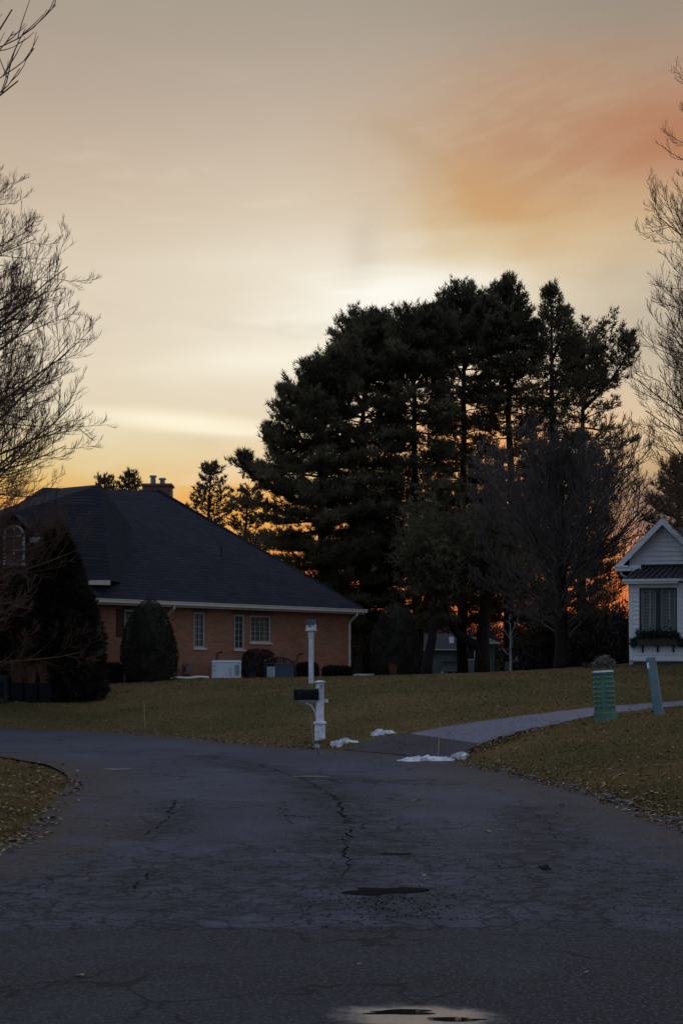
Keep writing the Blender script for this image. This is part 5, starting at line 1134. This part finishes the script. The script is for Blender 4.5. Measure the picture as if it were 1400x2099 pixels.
# ------------------------------------------------------------------ trees
PG = 'tall pines behind the lawn'
pine('pine_tree', 'leftmost of the tall pines, boughs sweeping low over the brick house roof', 660, 72, 752, 1384,
     [(735, 10, 12), (790, 55, 85), (830, 88, 125), (900, 118, 130), (960, 165, 140), (1010, 185, 150), (1080, 165, 160), (1150, 130, 160), (1230, 100, 150), (1320, 70, 130)], 101, density=1.1,
     forks=((-35, 775, 900, 34), (-75, 815, 960, 38), (35, 735, 880, 34), (-108, 872, 1010, 36), (-160, 940, 1050, 34), (60, 700, 860, 36)))
pine('pine_tree', 'round topped dense pine second from the left behind the lawn', 748, 76, 668, 1384,
     [(655, 20, 20), (690, 62, 66), (760, 112, 112), (840, 120, 110), (950, 110, 100), (1080, 150, 120), (1200, 140, 120), (1320, 100, 100)], 102, density=1.0, gaps=((870, 950, .12),),
     forks=((-28, 686, 800, 40), (25, 660, 790, 40), (-58, 712, 830, 42), (52, 676, 800, 40), (5, 672, 760, 34)))
pine('pine_tree', 'dense pine in the middle of the stand rising above the right clipped yew', 850, 74, 655, 1384,
     [(640, 22, 22), (680, 62, 66), (760, 105, 110), (850, 110, 115), (940, 90, 90), (1040, 120, 120), (1150, 140, 130), (1285, 90, 60)], 103, density=1.0, gaps=((880, 980, .30), (1180, 1240, .35)),
     forks=((-30, 668, 790, 42), (28, 648, 780, 42), (60, 655, 800, 44), (-58, 690, 810, 42), (-8, 652, 760, 34)))
pine('pine_tree', 'broad crowned pine just left of the tallest tip of the stand', 948, 79, 606, 1384,
     [(594, 14, 14), (640, 60, 60), (700, 90, 92), (800, 110, 110), (890, 90, 90), (1000, 80, 90), (1120, 110, 120), (1275, 80, 80)], 104, density=0.95, gaps=((860, 970, .38), (1180, 1250, .45)),
     forks=((-28, 626, 740, 38), (26, 610, 740, 38), (48, 618, 760, 40), (-55, 646, 780, 42)))
pine('pine_tree', 'tallest pine with a thin spire tip above its neighbours', 1040, 76, 576, 1384,
     [(566, 5, 5), (610, 22, 28), (650, 54, 60), (720, 80, 84), (800, 100, 100), (900, 85, 70), (1000, 110, 100), (1120, 130, 120), (1270, 90, 90)], 105, density=0.85, gaps=((860, 970, .32), (1180, 1250, .4)),
     forks=((-22, 596, 720, 32), (30, 632, 760, 36), (-48, 626, 760, 38), (55, 672, 800, 40)))
pine('pine_tree', 'open crowned pine with sky showing through, second from the right', 1128, 78, 596, 1378,
     [(586, 4, 4), (630, 26, 32), (680, 26, 40), (720, 50, 85), (790, 60, 110), (870, 70, 110), (950, 90, 120), (1060, 100, 110), (1200, 110, 110), (1320, 90, 90)], 106, density=0.52, gaps=((570, 720, .25), (830, 1000, .35)),
     forks=((34, 630, 740, 22), (62, 690, 830, 34)))
pine('pine_tree', 'rightmost pine, sparse, with long boughs reaching toward the white house', 1195, 81, 700, 1376,
     [(690, 8, 8), (706, 30, 110), (730, 55, 132), (790, 60, 92), (850, 70, 112), (930, 80, 125), (1020, 80, 66), (1120, 90, 80), (1320, 80, 80)], 107, density=0.52, gaps=((760, 980, .30),),
     forks=((40, 700, 830, 30), (95, 690, 840, 34), (-30, 720, 820, 26)))
# low limb of the forked trunk
b = P(988, 1385, 68); b.z = gz(b.x, b.y)-.2
t = thing('leaning_pine', 'thick dark forked pine trunk with one limb leaning left on the lawn crest', 'tree', b, 0, PG); k = 68/F
m_ = MB(); m_.tube([(0, 0, -.2), (0, 0, 40*k), (2*k, .1, 90*k), (10*k, .4, 200*k), (14*k, .6, 330*k)], [18*k, 16*k, 13*k, 9*k, 5*k], 10); m_.build('trunk', 'bark_pine', t, True)
m_ = MB(); m_.tube([(-4*k, 0, 66*k), (-28*k, 0, 78*k), (-52*k, 0, 95*k), (-72*k, .2, 130*k), (-80*k, .4, 190*k)], [11*k, 10*k, 8*k, 6*k, 3.5*k], 8); m_.build('limbs', 'bark_pine', t, True)
rng = np.random.default_rng(9); pp = []; 
for (cx_, cz_, rx_, rz_, nn) in ((-80, 190, 60, 36, 900), (14, 300, 80, 60, 1500), (-40, 250, 70, 50, 1200), (60, 215, 60, 40, 900), (-95, 125, 40, 12, 250)):
    pp.append(np.c_[rng.normal(cx_, rx_*.5, nn)*k, rng.normal(.2, 1.2, nn), rng.normal(cz_, rz_*.42, nn)*k])
pp = np.repeat(np.concatenate(pp), 7, 0)+rng.normal(0, .05, (sum((900, 1500, 1200, 900, 250))*7, 3)); m_ = MB(); needles(m_, pp, rng.normal(0, .6, pp.shape), .30, .055, .4, .25, rng); m_.build('crown', 'needles', t)
# single slim trunk at left of it
b = P(872, 1388, 66); b.z = gz(b.x, b.y)-.2; t = thing('leaning_pine', 'slim dark pine trunk curving up beside the right clipped yew', 'tree', b, 0, PG); k = 66/F
m_ = MB(); m_.tube([(0, 0, -.2), (4*k, 0, 40*k), (14*k, 0, 90*k), (14*k, 0, 170*k), (8*k, 0, 330*k)], [13*k, 11*k, 9*k, 7*k, 3*k], 8); m_.build('trunk', 'bark_pine', t, True)
pp = np.repeat(np.c_[rng.normal(8, 32, 1500)*k, rng.normal(0, 1.0, 1500), rng.normal(270, 45, 1500)*k], 7, 0); m_ = MB(); needles(m_, pp+rng.normal(0, .05, pp.shape), rng.normal(0, .6, pp.shape), .30, .055, .4, .25, rng); m_.build('crown', 'needles', t)
# farther pines
pine('far_pine', 'small open pine behind the slope of the brick house roof', 432, 98, 962, 1384, [(955, 6, 8), (990, 34, 40), (1030, 50, 60), (1080, 60, 66), (1140, 60, 60), (1250, 50, 50)], 111, density=0.55, mat_='needles_far', group='distant pines', base_z=0.0, width=0.075, spacing=0.75)
pine('far_pine', 'distant pine behind the roof where it meets the tall pines', 508, 102, 1005, 1384, [(1000, 8, 10), (1040, 40, 50), (1100, 55, 60), (1250, 60, 60)], 112, density=0.7, mat_='needles_far', group='distant pines', base_z=0.0, width=0.075, spacing=0.75)
pine('far_pine', 'pine tip showing above the ridge just left of the chimney', 266, 98, 980, 1384, [(975, 5, 8), (1000, 24, 26), (1060, 50, 50), (1200, 60, 60)], 113, density=0.6, mat_='needles_far', group='distant pines', base_z=0.0, width=0.075, spacing=0.75)
pine('far_pine', 'pine tip showing above the flat ridge of the left roof', 216, 99, 978, 1384, [(972, 5, 8), (1000, 26, 26), (1060, 50, 50), (1200, 60, 60)], 114, density=0.6, mat_='needles_far', group='distant pines', base_z=0.0, width=0.075, spacing=0.75)
pine('far_pine', 'dark pine rising behind the gable of the white house', 1392, 84, 955, 1370, [(948, 8, 10), (985, 50, 60), (1030, 62, 70), (1080, 80, 90), (1180, 90, 90), (1280, 90, 90)], 115, density=0.9, mat_='needles', group='distant pines', base_z=1.2)
# bare trees
bare_tree('bare_maple', 'bare grey twiggy tree with a rounded crown in front of the right hand pines', at(1150, 1374, 57.5), 8.4, [(2.4, .1), (4.3, .25), (4.6, .45), (4.2, .65), (3.2, .85), (1.8, 1.0)], 201, 0.30, 64, (11, 8, 6), ('bark_pine', 'bark_grey'), 0.13, 0.0085, 0.55, twig_len=0.8, inc=(66, 44), limb_r=0.009)
bare_tree('bare_maple', 'tall bare tree at the left edge, branches arching over the brick house', Vector((-13.5, 42, 0.7)), 15.0, [(5.4, .05), (6.3, .2), (5.9, .42), (5.1, .6), (4.2, .75), (3.0, .9), (1.2, 1.0)], 202, 0.36, 190, (13, 8, 5), ('bark_brown', 'bark_brown'), 0.07, 0.0065, 0.60, twig_len=1.0, inc=(80, 34), limb_r=0.0066, view_az=0.0)
bare_tree('bare_maple', 'tall bare tree at the right edge, branches rising past the white house', Vector((15.6, 46, 1.6)), 18.2, [(5.2, .05), (6.4, .2), (6.3, .42), (5.5, .6), (4.3, .75), (2.9, .9), (1.1, 1.0)], 203, 0.36, 190, (13, 8, 5), ('bark_brown', 'bark_brown'), 0.08, 0.0065, 0.85, twig_len=1.0, inc=(74, 40), limb_r=0.0066, view_az=math.pi)
_tips = [((60, 25), 4.9), ((20, 66), 5.2), ((46, 168), 4.6), ((22, 118), 4.8)]
_lim = []
for ((tx, ty), zs0) in _tips:
    q = P(tx, ty, 13.0)-Vector((-5.3, 13.0, 0.25)); s0 = Vector((0, 0, zs0)); dv = q-s0; _lim.append((tuple(s0), tuple(dv.normalized()+Vector((0, 0, -0.10))), dv.length*0.97, 0.030))
bare_tree('street_tree', 'bare budding branch tips of a nearer tree at the top left corner', Vector((-5.3, 13.0, 0.25)), 8.2, [(0.9, .3), (1.5, .5), (1.5, .7), (0.9, 1.0)], 204, 0.12, 14, (6, 4), ('bark_brown', 'bark_brown'), 0.42, 0.006, 0.9, twig_len=0.30, limbs=_lim)
bare_tree('birch_sapling', 'slim white stemmed sapling standing alone on the lawn crest', at(1046, 1382, 57.0), 2.0, [(0.3, .1), (0.5, .5), (0.3, 1.0)], 205, 0.05, 7, (4, 3), ('bark_birch', 'bark_birch'), 0.16, 0.008, 0.9, twig_len=0.2)
# treeline far behind
def treeline(name, label, x0, x1, Y, h0, h1, seed, n=90):
    rng = np.random.default_rng(seed); L, Wd_ = MB(), MB(); pos = []
    for i in range(n):
        x = x0+(x1-x0)*(i+rng.random())/n; y = Y+rng.normal(0, 8); h = rng.uniform(h0, h1); L.tube([(x, y, -2), (x+rng.normal(0, .4), y, h*.5), (x+rng.normal(0, .8), y, h)], [.22, .15, .03], 4, False)
        for j in range(46):
            z = h*rng.uniform(.22, 1); a = rng.uniform(0, 6.28); l = (h-z)*.5+rng.uniform(.6, 1.6); e = np.array([x+math.cos(a)*l, y+math.sin(a)*l, z+l*rng.uniform(.4, 1.1)]); L.tube([(x, y, z), (x+math.cos(a)*l*.5, y+math.sin(a)*l*.5, z+l*.35), e], [.05, .035, .015], 3, False)
            for q in range(3): pos.append((np.array([x, y, z])+(e-np.array([x, y, z]))*rng.uniform(.3, 1)))
        for j in range(30): pos.append(np.array([x+rng.normal(0, 1.6), y, rng.uniform(-1, h*.4)]))
    pos = np.repeat(np.array(pos), 5, 0); needles(L, pos+rng.normal(0, .25, pos.shape), rng.normal(0, 1, pos.shape), .8, .10, .5, .35, rng)
    o = L.build(name, 'far_wood'); return tag(o, label, 'woods', None, 'stuff')
treeline('far_woods', 'far dark wood along the horizon behind the houses', -60, 80, 175, 5.5, 9.5, 301, 150)
treeline('far_thicket', 'dark thicket beyond the lawn crest at the feet of the pines', 12.2, 30, 92, 1.8, 4.6, 302, 60)
m_ = MB(); hx = np.linspace(-500, 500, 120); hz_ = 5.0+2.0*np.sin(hx*.02)+1.2*np.sin(hx*.07+1)
m_.add([(x, 330, -6) for x in hx]+[(x, 330, z) for x, z in zip(hx, hz_)]+[(x, 520, -6) for x in hx], [(i, i+1, 121+i, 120+i) for i in range(119)]+[(120+i, 121+i, 241+i, 240+i) for i in range(119)])
tag(m_.build('hills', 'hills'), kind='structure')

# ------------------------------------------------------------------ grass and leaves
rng = np.random.default_rng(400)
def scatter(n, Y0, Y1, rngx=0.27):
    Y = 1/rng.uniform(1/Y1, 1/Y0, n); X = rng.uniform(-rngx, rngx, n)*Y; return X, Y
X, Y = scatter(300000, 10.5, 50.0, 0.40); dr = sdist(X, Y, ROAD_POLY); dd = sdist(X, Y, DRIVE_POLY); ok = (dr > 0.10) & (dd > 0.06); X, Y = X[ok], Y[ok]; Z = ground_z(X, Y); n = len(X)
m_ = MB(); sz = 0.030+0.0008*Y; d = np.c_[rng.normal(0, .55, n), rng.normal(0, .55, n), np.ones(n)]; d /= np.linalg.norm(d, axis=1)[:, None]; s = np.c_[rng.normal(0, 1, (n, 2)), np.zeros(n)]; s /= np.linalg.norm(s, axis=1)[:, None]
wdt = (0.006+0.0006*Y)[:, None]; pos = np.c_[X, Y, Z-.01]; L_ = (sz*rng.uniform(.5, 1.15, n))[:, None]
m_.add(np.stack([pos-s*wdt, pos+s*wdt, pos+d*L_], 1).reshape(-1, 3), np.arange(3*n).reshape(-1, 3)); tag(m_.build('grass', 'grass'), 'short dormant brown green lawn grass', 'grass', None, 'stuff')
def leaves(mb, X, Y, Z, s0, s1):
    for x, y, z in zip(X, Y, Z):
        a = rng.uniform(0, 6.28); L = rng.uniform(s0, s1); w_ = L*rng.uniform(.35, .55); c, s_ = math.cos(a), math.sin(a); cu = rng.uniform(.1, .5)*L; ti = rng.normal(0, .25)*L
        pts = [(-L, 0, 0), (-L*.3, w_, cu), (L*.4, w_*.8, cu*.8+ti), (L, 0, ti), (L*.35, -w_*.8, cu+ti*.6), (-L*.35, -w_, cu*.7)]
        q = [(x+p[0]*c-p[1]*s_, y+p[0]*s_+p[1]*c, z+.008+max(p[2], 0)) for p in pts]; mid = (x, y, z+.012)
        mb.add(q+[mid], [(i, (i+1) % 6, 6) for i in range(6)])
LT, LBn = MB(), MB()
X, Y = scatter(8500, 11.5, 48, 0.34); dr = sdist(X, Y, ROAD_POLY); dd = sdist(X, Y, DRIVE_POLY); near = np.exp(-np.clip(dr, 0, 9)/0.8); patch = 0.5+0.5*np.sin(X*.9+np.sin(Y*.5)*2)*np.sin(Y*.6+X*.3)
ok = (dr > -0.28) & (dd > .05) & (rng.random(len(X)) < 0.10+0.30*patch**2+0.65*near); X, Y = X[ok], Y[ok]; Z = np.maximum(ground_z(X, Y), 0)+np.where(dr[ok] > 0.1, .035+.0008*Y, 0)
h = rng.random(len(X)) < .5; leaves(LT, X[h], Y[h], Z[h], .030, .060); leaves(LBn, X[~h], Y[~h], Z[~h], .030, .065)
# drift of leaves at the right of the driveway mouth, and along the near edges
for (pa, pb, cnt, sp_) in (((2.2, 25.7), (3.9, 27.6), 420, .20), ((3.3, 18.5), (2.2, 24.5), 260, .16), ((3.6, 13.5), (3.35, 18.5), 220, .14), ((-3.1, 12.7), (-4.2, 20.8), 170, .22), ((-1.2, 29.8), (-0.4, 29.2), 120, .22), ((-6.0, 37.3), (-1.6, 30.3), 220, .22)):
    f = rng.random(cnt); X = pa[0]+(pb[0]-pa[0])*f+rng.normal(0, sp_, cnt); Y = pa[1]+(pb[1]-pa[1])*f+rng.normal(0, sp_*1.4, cnt); Z = np.maximum(ground_z(X, Y), 0)+np.where(sdist(X, Y, ROAD_POLY) > 0.1, .03, 0); h = rng.random(cnt) < .40
    leaves(LT, X[h], Y[h], Z[h], .028, .055); leaves(LBn, X[~h], Y[~h], Z[~h], .028, .06)
tag(LT.build('leaf_litter', 'leaf_tan'), 'pale dry leaves strewn over the lawns', 'leaves', None, 'stuff'); tag(LBn.build('leaf_litter', 'leaf_brown'), 'brown dry leaves strewn over the lawns', 'leaves', None, 'stuff')
for (px, py, s) in ((165, 2003, .042), (1204, 1997, .025), (182, 1805, .04), (870, 1797, .03), (872, 1806, .028), (370, 1657, .05), (590, 1662, .045), (850, 1642, .07), (816, 1700, .045), (1000, 1706, .05), (1026, 1702, .045), (430, 1645, .03), (136, 1751, .03), (222, 1694, .04), (738, 1979, .02), (1150, 1652, .05), (565, 1748, .03), (655, 1545, .05), (690, 1550, .05)):
    g = G0(px, py); m_ = MB(); leaves(m_, [0], [0], [0], s*.9, s*1.1); o = m_.build('fallen_leaf', 'leaf_tan'); o.location = (g[0], g[1], 0.0); tag(o, 'single dry curled leaf lying out on the bare grey asphalt', 'leaf', 'leaves on the asphalt')
